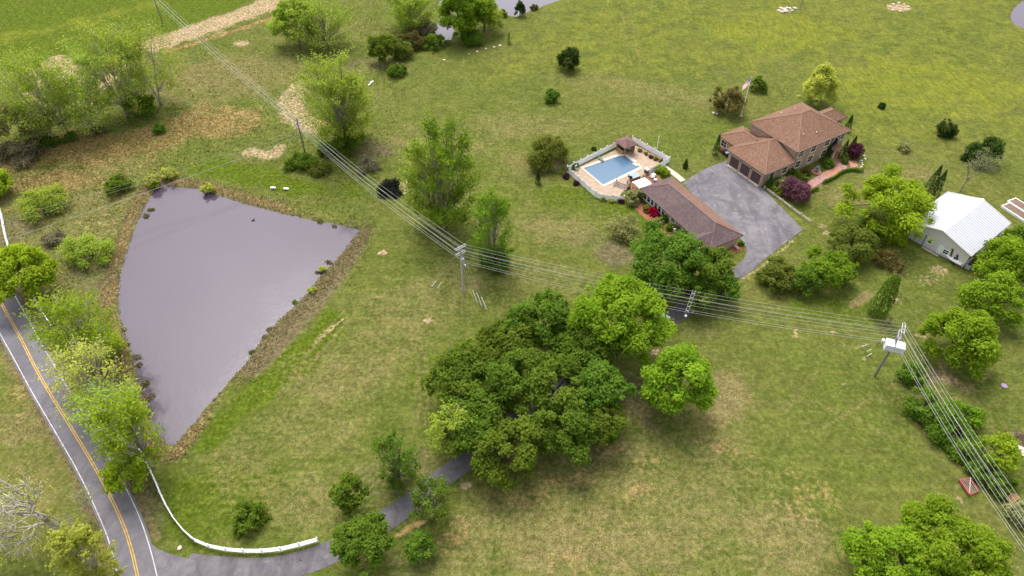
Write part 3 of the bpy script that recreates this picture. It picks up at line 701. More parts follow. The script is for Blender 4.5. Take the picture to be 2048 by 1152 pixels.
# ------------------------------------------------------------------ pool house (long low building)
e0 = G(1281.6, 377.7, 2.7); e1 = G(1386, 469, 2.7); PA = math.atan2(e1[1] - e0[1], e1[0] - e0[0])
ph = thing('pool_house', 'long low building with a plum brown hip roof between pool and asphalt court', 'building', (e0[0], e0[1], 0), PA)
def PP(p, w, z=0.0):
    c, s = math.cos(PA), math.sin(PA); return np.array([e0[0] + p * c - w * s, e0[1] + p * s + w * c, z])
RP = MATS['roof_pool']
MB().box(0.3, 21.4, 0.6, 7.9, 0, 2.65).build('wall', STONE2, ph)
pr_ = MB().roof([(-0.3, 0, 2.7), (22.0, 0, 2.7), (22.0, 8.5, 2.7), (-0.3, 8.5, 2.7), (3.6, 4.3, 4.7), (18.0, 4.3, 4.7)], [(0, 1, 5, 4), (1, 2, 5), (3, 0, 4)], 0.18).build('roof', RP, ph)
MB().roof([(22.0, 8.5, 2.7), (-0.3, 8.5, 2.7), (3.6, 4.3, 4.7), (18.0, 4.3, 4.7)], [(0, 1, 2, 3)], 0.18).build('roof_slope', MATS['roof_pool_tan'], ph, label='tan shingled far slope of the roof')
CAPP = M('ridge_shingle_plum', (0.185, 0.115, 0.105), rough=0.95, var=0.15)
caps(pr_, [((3.6, 4.3, 4.7), (18.0, 4.3, 4.7)), ((-0.3, 0, 2.7), (3.6, 4.3, 4.7)), ((-0.3, 8.5, 2.7), (3.6, 4.3, 4.7)), ((22.0, 8.5, 2.7), (18.0, 4.3, 4.7)), ((22.0, 0, 2.7), (18.0, 4.3, 4.7))], CAPP, 0.1)
# porch gable at the driveway end
MB().box(17.4, 21.4, -1.3, 0.6, 0, 2.6).build('porch_wall', STONE2, ph)
gb = MB().roof([(16.8, -1.9, 2.62), (19.4, -1.9, 4.1), (22.0, -1.9, 2.62), (22.0, 3.1, 2.62), (19.4, 3.1, 4.1), (16.8, 3.1, 2.62)], [(0, 1, 4, 5), (1, 2, 3, 4)], 0.16).build('roof', RP, ph)
rk = MB().obox((18.1, -1.95, 3.30), np.array([2.6, 0, 1.48]) / 2.99, Y, np.array([-1.48, 0, 2.6]) / 2.99, 1.5, 0.04, 0.13).build('rake_board', WHITE, ph)
rk = MB().obox((20.7, -1.95, 3.30), np.array([2.6, 0, -1.48]) / 2.99, Y, np.array([1.48, 0, 2.6]) / 2.99, 1.5, 0.04, 0.13).build('rake_board', WHITE, ph)
MB().add([(17.4, -1.31, 2.6), (21.4, -1.31, 2.6), (19.4, -1.31, 3.7)], [(0, 1, 2)]).build('gable_panel', STONE2, ph)
Nn = -Y
for k in range(6): window(ph, (1.15 + 1.22 * k, 0.6, 0.55), X, Nn, 0.9, 1.75, trim=WHITE, mun=0, tw=0.13)
window(ph, (10.4, 0.6, 0.9), X, Nn, 1.0, 1.3, mun=1); window(ph, (14.2, 0.6, 0.9), X, Nn, 1.0, 1.3, mun=1); window(ph, (16.3, 0.6, 0.9), X, Nn, 0.8, 1.3, mun=1)
for p_ in (9.72, 11.08, 13.52, 14.88): MB().obox((p_, 0.56, 1.55), X, Y, UP, 0.14, 0.03, 0.8).build('shutter', CREAM, ph)
MB().obox((21.43, 1.6, 1.05), X, Y, UP, 0.03, 0.5, 1.05).build('door', WHITE, ph)
MB().tube([(12.6, 0.5, 0), (12.6, 0.5, 2.6)], 0.06, 6).build('downspout', DARKM, ph)
MB().obox((10.8, -0.06, 2.6), X, Y, UP, 11.1, 0.05, 0.08).build('gutter', GUT, ph)
for p_ in (4.5, 9.5, 16.5): window(ph, (p_, 7.9, 0.9), X, Y, 1.2, 1.2)

# ------------------------------------------------------------------ barn
ba = G(1885, 461.5, 5.3); bb = G(1966, 398.8, 5.3); BA = math.atan2(bb[1] - ba[1], bb[0] - ba[0]); BL = float(np.linalg.norm(bb - ba))
barn = thing('metal_barn', 'pale grey barn with a white standing seam metal roof and roll up door', 'barn', (ba[0], ba[1], 0), BA)
def BP(p, w, z=0.0):
    c, s = math.cos(BA), math.sin(BA); return np.array([ba[0] + p * c - w * s, ba[1] + p * s + w * c, z])
BW, EZ, RZ = 6.55, 3.35, 5.35
SIDING = NT('barn_siding'); _c = SIDING.coord(); _s = SIDING.n('ShaderNodeSeparateXYZ'); SIDING.l(_c, _s.inputs[0])
_w = SIDING.math('FRACT', SIDING.math('MULTIPLY', SIDING.math('ADD', _s.outputs[0], _s.outputs[1]), 3.3))
_cc = SIDING.mix(SIDING.step(_w, 0.8, 1.0), (0.74, 0.70, 0.66), (0.56, 0.53, 0.50)); SIDING.surf(SIDING.mix(SIDING.math('MULTIPLY', SIDING.noise(0.7, 4, 0.6, _c), 0.3), _cc, (0.42, 0.38, 0.34)), 0.7); SIDING = SIDING.m
w_ = BW - 0.35
def gable_block(x0, x1, hw, ze, zr):
    v = [(x0, -hw, 0), (x0, hw, 0), (x0, hw, ze), (x0, 0, zr), (x0, -hw, ze), (x1, -hw, 0), (x1, hw, 0), (x1, hw, ze), (x1, 0, zr), (x1, -hw, ze)]
    return MB().add(v, [(4, 3, 2, 1, 0), (5, 6, 7, 8, 9), (0, 5, 9, 4), (1, 2, 7, 6), (4, 9, 8, 3), (3, 8, 7, 2)])
gable_block(0.45, BL - 0.4, w_, EZ - 0.08, RZ - 0.12).build('wall', SIDING, barn)
METALR = M('white_metal_roof', (0.47, 0.47, 0.505), rough=0.35, var=0.06, scale=0.6, spec=0.5)
bro = MB().roof([(0, -BW, EZ), (BL, -BW, EZ), (BL, 0, RZ), (0, 0, RZ)], [(0, 1, 2, 3)], 0.06).build('roof', METALR, barn)
bro2 = MB().roof([(0, 0, RZ), (BL, 0, RZ), (BL, BW, EZ), (0, BW, EZ)], [(0, 1, 2, 3)], 0.06).build('roof', METALR, barn)
SEAM = M('roof_seam_metal', (0.41, 0.41, 0.445), rough=0.35, var=0.05, spec=0.5)
nseam = 24; sl = np.array([0, -BW, EZ - RZ]); sll = float(np.linalg.norm(sl)); sl = sl / sll
for s_, par in ((1, bro), (-1, bro2)):
    d = np.array([0, sl[1] * s_, sl[2]]); nr = np.cross(X, d); nr = nr * np.sign(nr[2])
    for k in range(nseam):
        xk = 0.3 + (BL - 0.6) * k / (nseam - 1)
        MB().obox(np.array([xk, 0, RZ]) + d * sll / 2 + nr * 0.027, X, d, nr, 0.045, sll / 2 - 0.02, 0.024).build('seam', SEAM, par)
MB().roof([(-0.05, -0.42, RZ - 0.06), (BL + 0.05, -0.42, RZ - 0.06), (BL + 0.05, 0, RZ + 0.13), (-0.05, 0, RZ + 0.13), (BL + 0.05, 0.42, RZ - 0.06), (-0.05, 0.42, RZ - 0.06)], [(0, 1, 2, 3), (3, 2, 4, 5)], 0.03).build('ridge_cap', WHITE, barn)
for s_ in (-1, 1):
    d = np.array([0, sl[1] * s_, sl[2]]); nr = np.cross(X, d); nr = nr * np.sign(nr[2])
    for xk in (-0.03, BL + 0.03): MB().obox(np.array([xk, 0, RZ]) + d * sll / 2 - nr * 0.03, X, d, nr, 0.03, sll / 2, 0.09).build('rake_trim', CREAM, barn)
GD = M('grey_roller_door', (0.50, 0.51, 0.54), rough=0.5, var=0.06)
Bn = -X
rd = MB().obox((0.42, 3.6, 1.25), X, Y, UP, 0.03, 1.45, 1.25).build('roller_door', GD, barn)
for k in range(5): MB().obox((0.375, 3.6, 0.25 + 0.5 * k), X, Y, UP, 0.014, 1.42, 0.22).build('panel', GD, rd)
MB().obox((0.40, 2.08, 1.3), X, Y, UP, 0.05, 0.06, 1.3).build('door_jamb', DARKM, rd)
window(barn, (0.45, 1.1, 1.2), Y, Bn, 0.7, 0.9, trim=WHITE, mun=0); window(barn, (0.45, -2.3, 0.75), Y, Bn, 0.9, 0.9, trim=WHITE, mun=1)
MB().obox((0.40, -1.2, 1.1), X, Y, UP, 0.04, 0.45, 1.0).build('side_door', WHITE, barn)
for k in range(5): MB().obox((2 + 3.0 * k, -w_ - 0.03, 1.9), X, Y, UP, 0.55, 0.03, 0.4).build('side_window', GLASS, barn)

# ------------------------------------------------------------------ foliage generators
def leaf_quads(C, Nn, L, W, r):
    """diamond leaves at C with normals Nn"""
    n = len(C); Nn = Nn / (np.linalg.norm(Nn, axis=1)[:, None] + 1e-9)
    a = r.normal(size=(n, 3)); a -= Nn * np.sum(a * Nn, 1)[:, None]; a /= np.linalg.norm(a, axis=1)[:, None] + 1e-9
    b = np.cross(Nn, a); L = L[:, None]; W = W[:, None]
    V = np.stack([C - a * L, C + b * W - a * L * 0.1 + Nn * W * 0.25, C + a * L, C - b * W - a * L * 0.1 + Nn * W * 0.25], 1)
    return V.reshape(-1, 3)
def leaf_mesh(name, V, tint, mat):
    n = len(V) // 4
    me = quick_mesh(name, V, np.arange(n * 4).reshape(n, 4), mat)
    at = me.attributes.new('tint', 'FLOAT', 'POINT'); at.data.foreach_set('value', np.repeat(np.clip(tint, 0, 1), 4).astype(np.float32))
    return me
def crown_dense(seed, R, Rz, puff=0.24, leaf=0.24, dens=1.0, low=-0.45, shape='round', lumpy=0.22):
    """leaf clumps spread through an uneven crown; returns leaves about the crown centre, the tints and the clump centres"""
    r = np.random.default_rng(seed)
    pr = puff * R; n_p = int(max(14, 4.2 * R * (R + Rz) / 2 / (pr * pr)))
    d = r.normal(size=(n_p * 3, 3)); d /= np.linalg.norm(d, axis=1)[:, None]
    d = d[d[:, 2] > low][:n_p]
    rad = 0.60 + 0.42 * r.random(len(d)) ** 0.7; out = r.random(len(d)) < 0.16; rad[out] = 1.0 + 0.09 * r.random(out.sum())
    ph = r.random(3) * 6.3
    lob = 1 + lumpy * (np.sin(3 * np.arctan2(d[:, 1], d[:, 0]) + ph[0]) * 0.6 + np.sin(5 * np.arctan2(d[:, 1], d[:, 0]) + ph[1] + 2 * d[:, 2]) * 0.4)
    C = d * rad[:, None] * lob[:, None] * np.array([R, R, Rz]) * 0.86
    if shape == 'cone': C[:, :2] *= np.clip(1.0 - 0.8 * (C[:, 2:3] + Rz) / (2 * Rz), 0.06, 1) * 1.25
    if shape == 'pyr': C[:, :2] *= np.clip(1.1 - 0.75 * (C[:, 2:3] + Rz) / (2 * Rz), 0.1, 1)
    prs = pr * (0.42 + 1.0 * r.random(len(C)) ** 1.3); prs[out] *= 0.6
    per = (dens * 46 * (prs / leaf) ** 2 * 0.16).astype(int) + 10
    tot = int(per.sum()); ip = np.repeat(np.arange(len(C)), per)
    ld = r.normal(size=(tot, 3)); ld[:, 2] += 0.55; ld /= np.linalg.norm(ld, axis=1)[:, None]
    rr = prs[ip] * (0.30 + 0.85 * r.random(tot))
    P = C[ip] + ld * rr[:, None] * np.array([1, 1, 0.8])
    Nn = ld * 0.45 + np.array([0, 0, 0.75]) + r.normal(size=(tot, 3)) * 0.40
    s = leaf * (0.7 + 0.6 * r.random(tot))
    tint = 0.6 * r.random(len(C))[ip] + 0.4 * r.random(tot)
    return leaf_quads(P, Nn, s, s * 0.62, r), tint, C
def branch_skeleton(seed, levels=5, kids=3, spread=0.55, up=0.25, shrink=0.72, trunk=0.32, wig=0.13, stems=1, thick=0.016):
    r = np.random.default_rng(seed); segs = []; tips = []
    def grow(p, d, L, rad, lv):
        pts = [p]; q = p; dd = d
        for k in range(3):
            dd = dd + r.normal(size=3) * wig; dd[2] += up * 0.12 * (lv > 0); dd /= np.linalg.norm(dd); q = q + dd * L / 3; pts.append(q)
        segs.append((pts, rad, rad * 0.62, lv))
        if lv >= 2:
            for w in pts[1:]: tips.append((w, lv))
        if lv < levels:
            m = kids + (1 if r.random() < 0.35 else 0)
            for k in range(m):
                a = 2 * math.pi * (k + r.random() * 0.7) / m
                e = np.array([math.cos(a), math.sin(a), 0]); e -= dd * (e @ dd); e /= np.linalg.norm(e) + 1e-9
                sp = spread * (0.6 + 0.7 * r.random()) if k else spread * 0.25
                nd = dd + e * math.tan(min(sp, 1.2)) ; nd[2] += up * 0.4; nd /= np.linalg.norm(nd)
                st = pts[-1] if k == 0 or lv == 0 and r.random() < 0.4 else pts[2] + (pts[3] - pts[2]) * r.random()
                grow(st, nd, L * shrink * (0.8 + 0.4 * r.random()), rad * (0.62 if k else 0.66), lv + 1)
    for s in range(stems):
        a = r.random() * 6.28; t = 0.0 if stems == 1 else 0.3
        d0 = np.array([math.cos(a) * t, math.sin(a) * t, 1.0]) + r.normal(size=3) * 0.04
        grow(np.array([math.cos(a), math.sin(a), 0]) * (0.06 if stems > 1 else 0), d0 / np.linalg.norm(d0), trunk, thick / math.sqrt(stems), 0)
    return segs, tips
MESHES = {}
def put(name, mesh, parent, loc=(0, 0, 0)):
    o = bpy.data.objects.new(name, mesh); COL.objects.link(o); o.parent = parent; o.location = loc; return o
GROUP_TREES = 'trees'
def trunk_mesh(seed, zc, R, C, r0, bark, n_l=7):
    r = np.random.default_rng(seed + 5); mb = MB()
    lean = r.normal(size=2) * 0.03 * zc; top = np.array([lean[0], lean[1], zc * 0.95])
    p1 = np.array([lean[0] * 0.3, lean[1] * 0.3, zc * 0.45])
    mb.tube([(0, 0, -0.1), (0, 0, 0.25), p1, top], [r0 * 1.5, r0 * 1.1, r0 * 0.85, r0 * 0.45], 7)
    if len(C):
        for k in r.choice(len(C), min(n_l, len(C)), replace=False):
            e = C[k] * 0.9 + [0, 0, zc]; s0 = p1 + (top - p1) * r.random() * 0.9
            m_ = (s0 + e) / 2 + [0, 0, 0.08 * R]
            mb.tube([s0, m_, e], [r0 * 0.42, r0 * 0.28, r0 * 0.1], 5, False)
    return mb
def dense(label, cx, cy, rpx, zc, pal, name='leafy_tree', cat='tree', squash=0.85, seed=None, group=None, bark=None, key=None, **kw):
    """a full-leaved plant whose crown centre stands zc metres above the ground"""
    p = G(cx, cy, zc); R = rpx * mpp(p)
    seed = int(cx * 7 + cy * 13) if seed is None else seed
    t = thing(name, label, cat, (p[0], p[1], 0), 0.0, group)
    Rz = R * squash
    if key and key in MESHES:
        me, mt, R0 = MESHES[key]; s = R / R0
        c = put('crown', me, t, (0, 0, zc)); c.scale = (s, s, s); c.rotation_euler = (0, 0, seed * 1.7)
        tr = put('trunk', mt, t); tr.scale = (s, s, zc / MESHES[key + 'z'])
        return t
    V, tint, C = crown_dense(seed, R, Rz, **kw)
    me = leaf_mesh('crown', V, tint, LM(pal)); put('crown', me, t, (0, 0, zc))
    tm = trunk_mesh(seed, zc, R, C, 0.045 * R + 0.06, bark)
    tr = tm.build('trunk', bark or BARKD, t, True)
    if key: MESHES[key] = (me, tr.data, R); MESHES[key + 'z'] = zc
    return t
def shrub(label, cx, cy, rpx, pal, squash=0.85, zc=None, group=None, name='shrub', **kw):
    p = G(cx, cy, 0.7); R = rpx * mpp(p); zc = 0.62 * R * squash if zc is None else zc
    kw.setdefault('leaf', min(0.2, 0.12 + R * 0.05)); kw.setdefault('low', -0.75); kw.setdefault('puff', 0.3); kw.setdefault('lumpy', 0.26)
    return dense(label, cx, cy, rpx, zc, pal, name, 'shrub', squash, group=group, **kw)
def limbed(label, bx, by, ty, rpx, pal, name='sparse_tree', cat='tree', seed=None, bark=BARKG, per=2, leaf=0.19, clump=0.9, group=None, leaves=True, lean=(0, 0), key=None, leaf_from=3, twig=0.016, **kw):
    """an open tree: branching limbs with small leaf clusters along the twigs"""
    base = G(bx, by); Hh = zat(bx, by, ty); mid = base + [0, 0, Hh * 0.65]; R = rpx * mpp(mid)
    seed = int(bx * 5 + by * 11) if seed is None else seed
    segs, tips = branch_skeleton(seed, **kw)
    allp = np.array([q for s in segs for q in s[0]]); zmax = allp[:, 2].max(); rmax = np.percentile(np.hypot(allp[:, 0], allp[:, 1]), 96)
    S = np.array([R / rmax, R / rmax, Hh / zmax]); r = np.random.default_rng(seed + 9)
    t = thing(name, label, cat, base, 0.0, group)
    mb = MB()
    for pts, r0, r1, lv in segs:
        k = len(pts); rr = [max(twig, (r0 + (r1 - r0) * i / (k - 1)) * Hh * (1.0 if lv else 1.0)) for i in range(k)]
        P = [q * S + np.array([lean[0], lean[1], 0]) * (q[2] / zmax) ** 1.3 for q in pts]
        if lv == 0: P[0] = P[0] - [0, 0, 0.1]; rr[0] *= 1.35
        mb.tube(P, rr, 6 if lv < 2 else 4, lv >= 1)
    mb.build('trunk', bark, t, True)
    if leaves:
        T = np.array([w * S + np.array([lean[0], lean[1], 0]) * (w[2] / zmax) ** 1.3 for w, lv in tips if lv >= leaf_from])
        T = T[T[:, 2] > 0.2 * Hh]
        n = len(T); keep = r.random(n) < 0.92; T = T[keep]; n = len(T)
        cnt = r.poisson(per, n); ip = np.repeat(np.arange(n), cnt); tot = len(ip)
        P = T[ip] + r.normal(size=(tot, 3)) * np.array([clump, clump, clump * 0.6]) * 0.75
        Nn = np.array([0, 0, 0.8]) + r.normal(size=(tot, 3)) * 0.6
        s = leaf * (0.65 + 0.7 * r.random(tot)); tint = 0.4 * r.random(n)[ip] + 0.6 * r.random(tot)
        V = leaf_quads(P, Nn, s, s * 0.6, r)
        put('crown', leaf_mesh('crown', V, tint, LM(pal)), t)
    return t
def airy(label, bx, by, ty, rpx, pal, name='sparse_tree', cat='tree', seed=None, bark=BARKG, per=3, leaf=0.19, clump=1.0, group=None, stems=3, low=0.14, n_c=78, sag=0.0, limb=0.8, **_):
    """an open, feathery tree: slender stems, thin limbs and long loose sprays of small leaves with gaps between"""
    base = G(bx, by); Hh = zat(bx, by, ty); R = rpx * mpp(base + [0, 0, Hh * 0.6]); seed = int(bx * 5 + by * 11) if seed is None else seed
    r = np.random.default_rng(seed); t = thing(name, label, cat, base, 0.0, group); mb = MB()
    tr = 0.011 * Hh + 0.05; st = []
    for k in range(stems):
        a = 6.283 * (k + 0.5 * r.random()) / stems; e = np.array([math.cos(a), math.sin(a), 0]) * R * (0.22 + 0.3 * r.random()) * (stems > 1)
        hh = Hh * (0.97 if k == 0 else 0.72 + 0.2 * r.random()); pts = []
        for q in np.linspace(0, 1, 7): pts.append(e * q ** 1.4 + np.array([0, 0, hh * q]) + np.append(r.normal(size=2) * 0.015 * Hh * q, 0))
        pts[0] = pts[0] - [0, 0, 0.1]; st.append(np.array(pts)); mb.tube(pts, [tr * (1.3 if i == 0 else 1.0) * (1 - 0.85 * i / 6) / math.sqrt(stems) * 1.25 for i in range(7)], 6)
    C = []; A = []; Ls = []; W = []
    for k in range(n_c):
        h = low + (1 - low) * r.random() ** 0.85; u = (h - 0.6) / (0.62 if h < 0.6 else 0.43); rm_ = R * math.sqrt(max(0.06, 1 - u * u)); q = rm_ * math.sqrt(0.08 + 0.92 * r.random()) * 0.9; a = r.random() * 6.283
        out = np.array([math.cos(a), math.sin(a), 0]); c = out * q + np.array([0, 0, h * Hh * 0.95]); ax = out * (0.55 + 0.4 * q / R) + np.array([0, 0, 0.75 - sag]) + r.normal(size=3) * 0.25; ax /= np.linalg.norm(ax)
        L = R * (0.20 + 0.28 * r.random()); C.append(c); A.append(ax); Ls.append(L); W.append(R * (0.05 + 0.07 * r.random()) * clump)
        S = st[int(np.argmin([np.linalg.norm(s_[4][:2] - c[:2]) for s_ in st]))]; j = int(np.clip((h - 0.32) * 6, 1, 5)); p0 = S[j]; m_ = (p0 + c) / 2 + [0, 0, -0.02 * Hh]
        rb = (0.012 * R + 0.016) * limb; mb.tube([p0, m_, c - ax * L * 0.2, c + ax * L * 0.55], [rb * 1.5, rb, rb * 0.6, 0.012], 4, False)
        for w in range(2):
            d = ax + r.normal(size=3) * 0.6; d /= np.linalg.norm(d); b0 = c - ax * L * 0.2 * r.random(); mb.tube([b0, b0 + d * L * 0.5], [rb * 0.45, 0.01], 3, False)
    mb.build('trunk', bark, t, True)
    C, A, Ls, W = np.array(C), np.array(A), np.array(Ls), np.array(W)
    cnt = r.poisson(per * 22 * (0.35 + 1.3 * r.random(n_c))); ip = np.repeat(np.arange(n_c), cnt); n = len(ip)
    tt = r.normal(size=n) * 0.42; wd = W[ip] * (1.15 - 0.5 * np.abs(tt).clip(0, 1))
    P = C[ip] + A[ip] * (tt * Ls[ip])[:, None] + r.normal(size=(n, 3)) * wd[:, None] * np.array([1, 1, 0.7])
    P[:, 2] = np.maximum(P[:, 2], 0.15)
    Nn = np.array([0, 0, 0.9]) + r.normal(size=(n, 3)) * 0.5; s_ = leaf * (0.6 + 0.7 * r.random(n)); tint = 0.5 * r.random(n_c)[ip] + 0.5 * r.random(n)
    put('crown', leaf_mesh('crown', leaf_quads(P, Nn, s_, s_ * 0.6, r), tint, LM(pal)), t)
    return t
def cone_plant(label, bx, by, ty, rpx, pal='ever', name='arborvitae', cat='shrub', group=None, n=1500, pw=0.8, leaf=0.13):
    base = G(bx, by); Hh = zat(bx, by, ty); R = rpx * mpp(base); r = np.random.default_rng(int(bx * 3 + by))
    t = thing(name, label, cat, base, 0, group)
    h = r.random(n) ** 0.85; a = r.random(n) * 6.283
    rad = R * np.clip((1 - h), 0, 1) ** pw * np.minimum(1, 0.55 + h * 4) * (0.85 + 0.2 * r.random(n)) * (1 + 0.12 * np.sin(a * 5 + h * 9))
    P = np.stack([np.cos(a) * rad, np.sin(a) * rad, 0.05 + h * Hh], 1)
    Nn = np.stack([np.cos(a), np.sin(a), np.full(n, 0.5)], 1) + r.normal(size=(n, 3)) * 0.4
    s = leaf * (0.7 + 0.6 * r.random(n))
    put('crown', leaf_mesh('crown', leaf_quads(P, Nn, s, s * 0.6, r), r.random(n), LM(pal)), t)
    MB().tube([(0, 0, -0.05), (0, 0, Hh * 0.9)], [0.07 * R + 0.04, 0.02], 5).build('trunk', BARKD, t)
    return t

# ------------------------------------------------------------------ trees and shrubs
# grove of dark trees beside the driveway
GR = 'dark trees of the grove beside the driveway'
grove = [(1085, 640, 58, 7.0, 'dark', 'topmost dark green tree of the grove left of the bright oak'),
         (1010, 688, 48, 6.5, 'dark', 'dark green tree at the upper left edge of the grove'),
         (1165, 700, 52, 7.0, 'dark', 'dark green tree of the grove just below left of the bright oak'),
         (930, 755, 58, 6.5, 'dark', 'dark green tree at the leftmost bulge of the grove'),
         (1020, 765, 58, 7.5, 'dark', 'dark green tree near the middle of the grove, left of centre'),
         (1110, 770, 60, 8.0, 'dark', 'tallest dark green tree in the middle of the grove'),
         (1195, 775, 55, 7.0, 'dark', 'dark green tree at the right edge of the grove facing the bare path'),
         (945, 840, 55, 6.5, 'dark', 'dark green tree at the lower left of the grove above the driveway'),
         (1130, 850, 56, 6.5, 'dark', 'dark green tree at the lower right of the grove'),
         (1205, 840, 40, 5.5, 'dark', 'small dark green tree at the lower right corner of the grove'),
         (1015, 900, 58, 6.0, 'mid', 'round green tree at the bottom of the grove overhanging the driveway')]
for i, (x, y, r_, z, pal, lab) in enumerate(grove):
    dense(lab, x, y + 6, r_ * 1.22, z * 0.82, pal, 'grove_tree', 'tree', 0.8, group=GR, key='grove' + pal + str(i % 4), puff=0.25, leaf=0.26, dens=1.2)
dense('large bright green oak standing over the driveway above the grove', 1238, 640, 100, 7.8, 'fresh', 'oak_tree', 'tree', 0.85, puff=0.19, leaf=0.27, lumpy=0.25)
dense('round bright green tree standing alone right of the grove', 1358, 772, 72, 6.0, 'fresh', 'round_tree', 'tree', 1.25, puff=0.24, leaf=0.25, lumpy=0.06, dens=1.25)
dense('broad dark green tree in front of the long low building', 1335, 528, 84, 5.5, 'dark', 'broad_tree', 'tree', 0.72, puff=0.2, leaf=0.26)
dense('dark green tree beside the driveway end of the long low building', 1418, 535, 54, 5.0, 'dark', 'broad_tree', 'tree', 0.8, puff=0.24, leaf=0.26)
dense('small green tree overhanging the driveway behind the broad dark trees', 1448, 572, 34, 3.2, 'mid', 'small_tree', 'tree', 0.9, puff=0.28, leaf=0.22)
dense('small leafy tree beside the wire spacer at the driveway edge', 1395, 590, 38, 3.4, 'dark', 'small_tree', 'tree', 0.8, puff=0.28, leaf=0.22)
# trees along the lower driveway
dense('dense round green tree at the bottom edge beside the driveway', 725, 1088, 60, 4.4, 'mid', 'round_tree', 'tree', 0.95, puff=0.2, leaf=0.21)
dense('upright green tree above the round tree near the end of the white fence', 698, 985, 38, 4.0, 'mid', 'small_tree', 'tree', 1.15, puff=0.26, leaf=0.21)
airy('open branched green tree on the upper side of the lower driveway', 800, 962, 880, 48, 'mid', per=2.8, leaf=0.18, clump=1.0, spread=0.75, up=0.1, trunk=0.2, stems=4, low=0.1, n_c=60)
airy('open branched green tree on the lower side of the driveway', 866, 1034, 972, 46, 'mid', per=2.4, leaf=0.18, clump=1.0, spread=0.9, up=0.0, trunk=0.16, stems=5, low=0.1, n_c=50)
dense('small green tree near the bottom edge right of the round tree', 842, 1094, 31, 2.3, 'mid', 'small_tree', 'tree', 0.85, puff=0.3, leaf=0.19, dens=0.8)
airy('thin pale tree at the lower left edge of the grove', 905, 905, 825, 50, 'spring', per=2.5, leaf=0.2, clump=1.1, spread=0.7, trunk=0.25)
shrub('low loose green shrub alone on the lawn inside the curved white fence', 500, 1035, 36, 'mid', 0.7, dens=0.7)
# trees along the road
RT = 'yellow green trees along the road by the pond'
dense('bright yellow green tree at the left edge where the wires reach it', 40, 548, 70, 5.4, 'acid', 'roadside_tree', 'tree', 0.75, group=RT, puff=0.22, leaf=0.26, lumpy=0.25, dens=1.1)
airy('yellow green roadside tree over the road beside the upper pond bank', 196, 735, 605, 80, 'lime', 'roadside_tree', bark=BARKP, per=3.2, leaf=0.22, clump=1.2, group=RT, spread=0.66, trunk=0.14, stems=4, low=0.25)
airy('thin yellow green roadside tree with bare grey limbs beside the pond', 222, 815, 700, 76, 'yellow', 'roadside_tree', bark=BARKP, per=1.6, leaf=0.2, clump=1.2, group=RT, spread=0.7, trunk=0.14, stems=4, low=0.25)
airy('thin greenish roadside tree leaning over the lower road', 265, 880, 778, 72, 'spring', 'roadside_tree', bark=BARKP, per=1.8, leaf=0.2, clump=1.2, group=RT, spread=0.7, trunk=0.14, stems=4, low=0.25)
airy('yellow green roadside tree at the bottom corner of the pond', 308, 935, 812, 66, 'lime', 'roadside_tree', bark=BARKP, per=2.8, leaf=0.22, clump=1.2, group=RT, spread=0.66, trunk=0.14, stems=4, low=0.25)
dense('small bright green roadside tree hanging over the right lane', 250, 948, 42, 3.6, 'acid', 'roadside_tree', 'tree', 0.7, group=RT, puff=0.3, leaf=0.22, dens=0.8)
dense('low bright bush under the roadside trees at the pond bank', 205, 690, 36, 2.0, 'lime', 'roadside_bush', 'shrub', 0.7, puff=0.3, leaf=0.22, dens=0.6)
limbed('bare grey tree with many pale limbs at the lower left corner', 128, 1062, 930, 125, 'yellow', 'bare_tree', bark=BARKW, per=1, leaf=0.14, clump=1.2, levels=5, spread=0.72, up=0.08, trunk=0.14, shrink=0.8, twig=0.038, kids=3, thick=0.028)
airy('yellow leaved tree beside the road at the bottom left', 222, 1165, 1065, 48, 'yellow', 'yellow_tree', bark=BARKW, per=4.0, leaf=0.18, clump=1.1, spread=0.7, trunk=0.14, stems=4)
limbed('low bare grey brush between the bare tree and the road', 175, 1045, 1000, 50, 'pale', 'bare_brush', 'shrub', bark=BARKP, per=1, leaf=0.14, clump=0.6, levels=3, spread=0.7, stems=4, trunk=0.3)
# old field, upper left
TT = 'tall thin spring trees in the upper left row'
tall = [(112, 283, 128, 70, 'tall thin spring tree at the left end of the upper left row'),
        (138, 268, 122, 62, 'second tall thin spring tree from the left in the upper left row'),
        (191, 262, 165, 55, 'short thin spring tree between the two tall groups of the upper left row'),
        (254, 232, 78, 72, 'tall thin spring tree with twin trunks right of the gap in the upper left row'),
        (270, 226, 60, 66, 'tallest thin spring tree in the middle of the upper left row'),
        (322, 208, 58, 66, 'tall thin spring tree at the right end of the upper left row')]
for i, (x, y, ty, r_, lab) in enumerate(tall):
    airy(lab, x, y, ty - 8, r_ * 1.25, 'spring', 'tall_tree', per=3.6, leaf=0.25, clump=0.9, group=TT, spread=0.46, up=0.3, trunk=0.22, seed=100 + i, n_c=70, stems=2, low=0.22, limb=0.32, bark=BARKP)
dense('pale blossoming tree at the left edge under the tall row', 38, 250, 62, 5.0, 'pale', 'pale_tree', 'tree', 0.7, puff=0.24, leaf=0.26, dens=0.6, lumpy=0.3, bark=BARKG)
shrub('grey brown brush at the left edge below the pale tree', 40, 305, 42, 'grey', 0.5, dens=0.5)
dense('dense green bush at the foot of the tall thin trees', 276, 212, 32, 2.2, 'mid', 'bush', 'shrub', 0.85, puff=0.3, leaf=0.24)
shrub('dark bush at the foot of the left tall thin trees', 95, 282, 22, 'dark', 0.6); shrub('low dark bush between the tall thin trunks', 140, 275, 14, 'dark', 0.5)
shrub('grey twiggy bush at the foot of the short thin tree', 195, 262, 14, 'grey', 0.6)
dense('bright green tree cut by the left edge above the field brush', -8, 368, 32, 2.6, 'lime', 'bright_tree', 'tree', 0.9, puff=0.3, leaf=0.24)
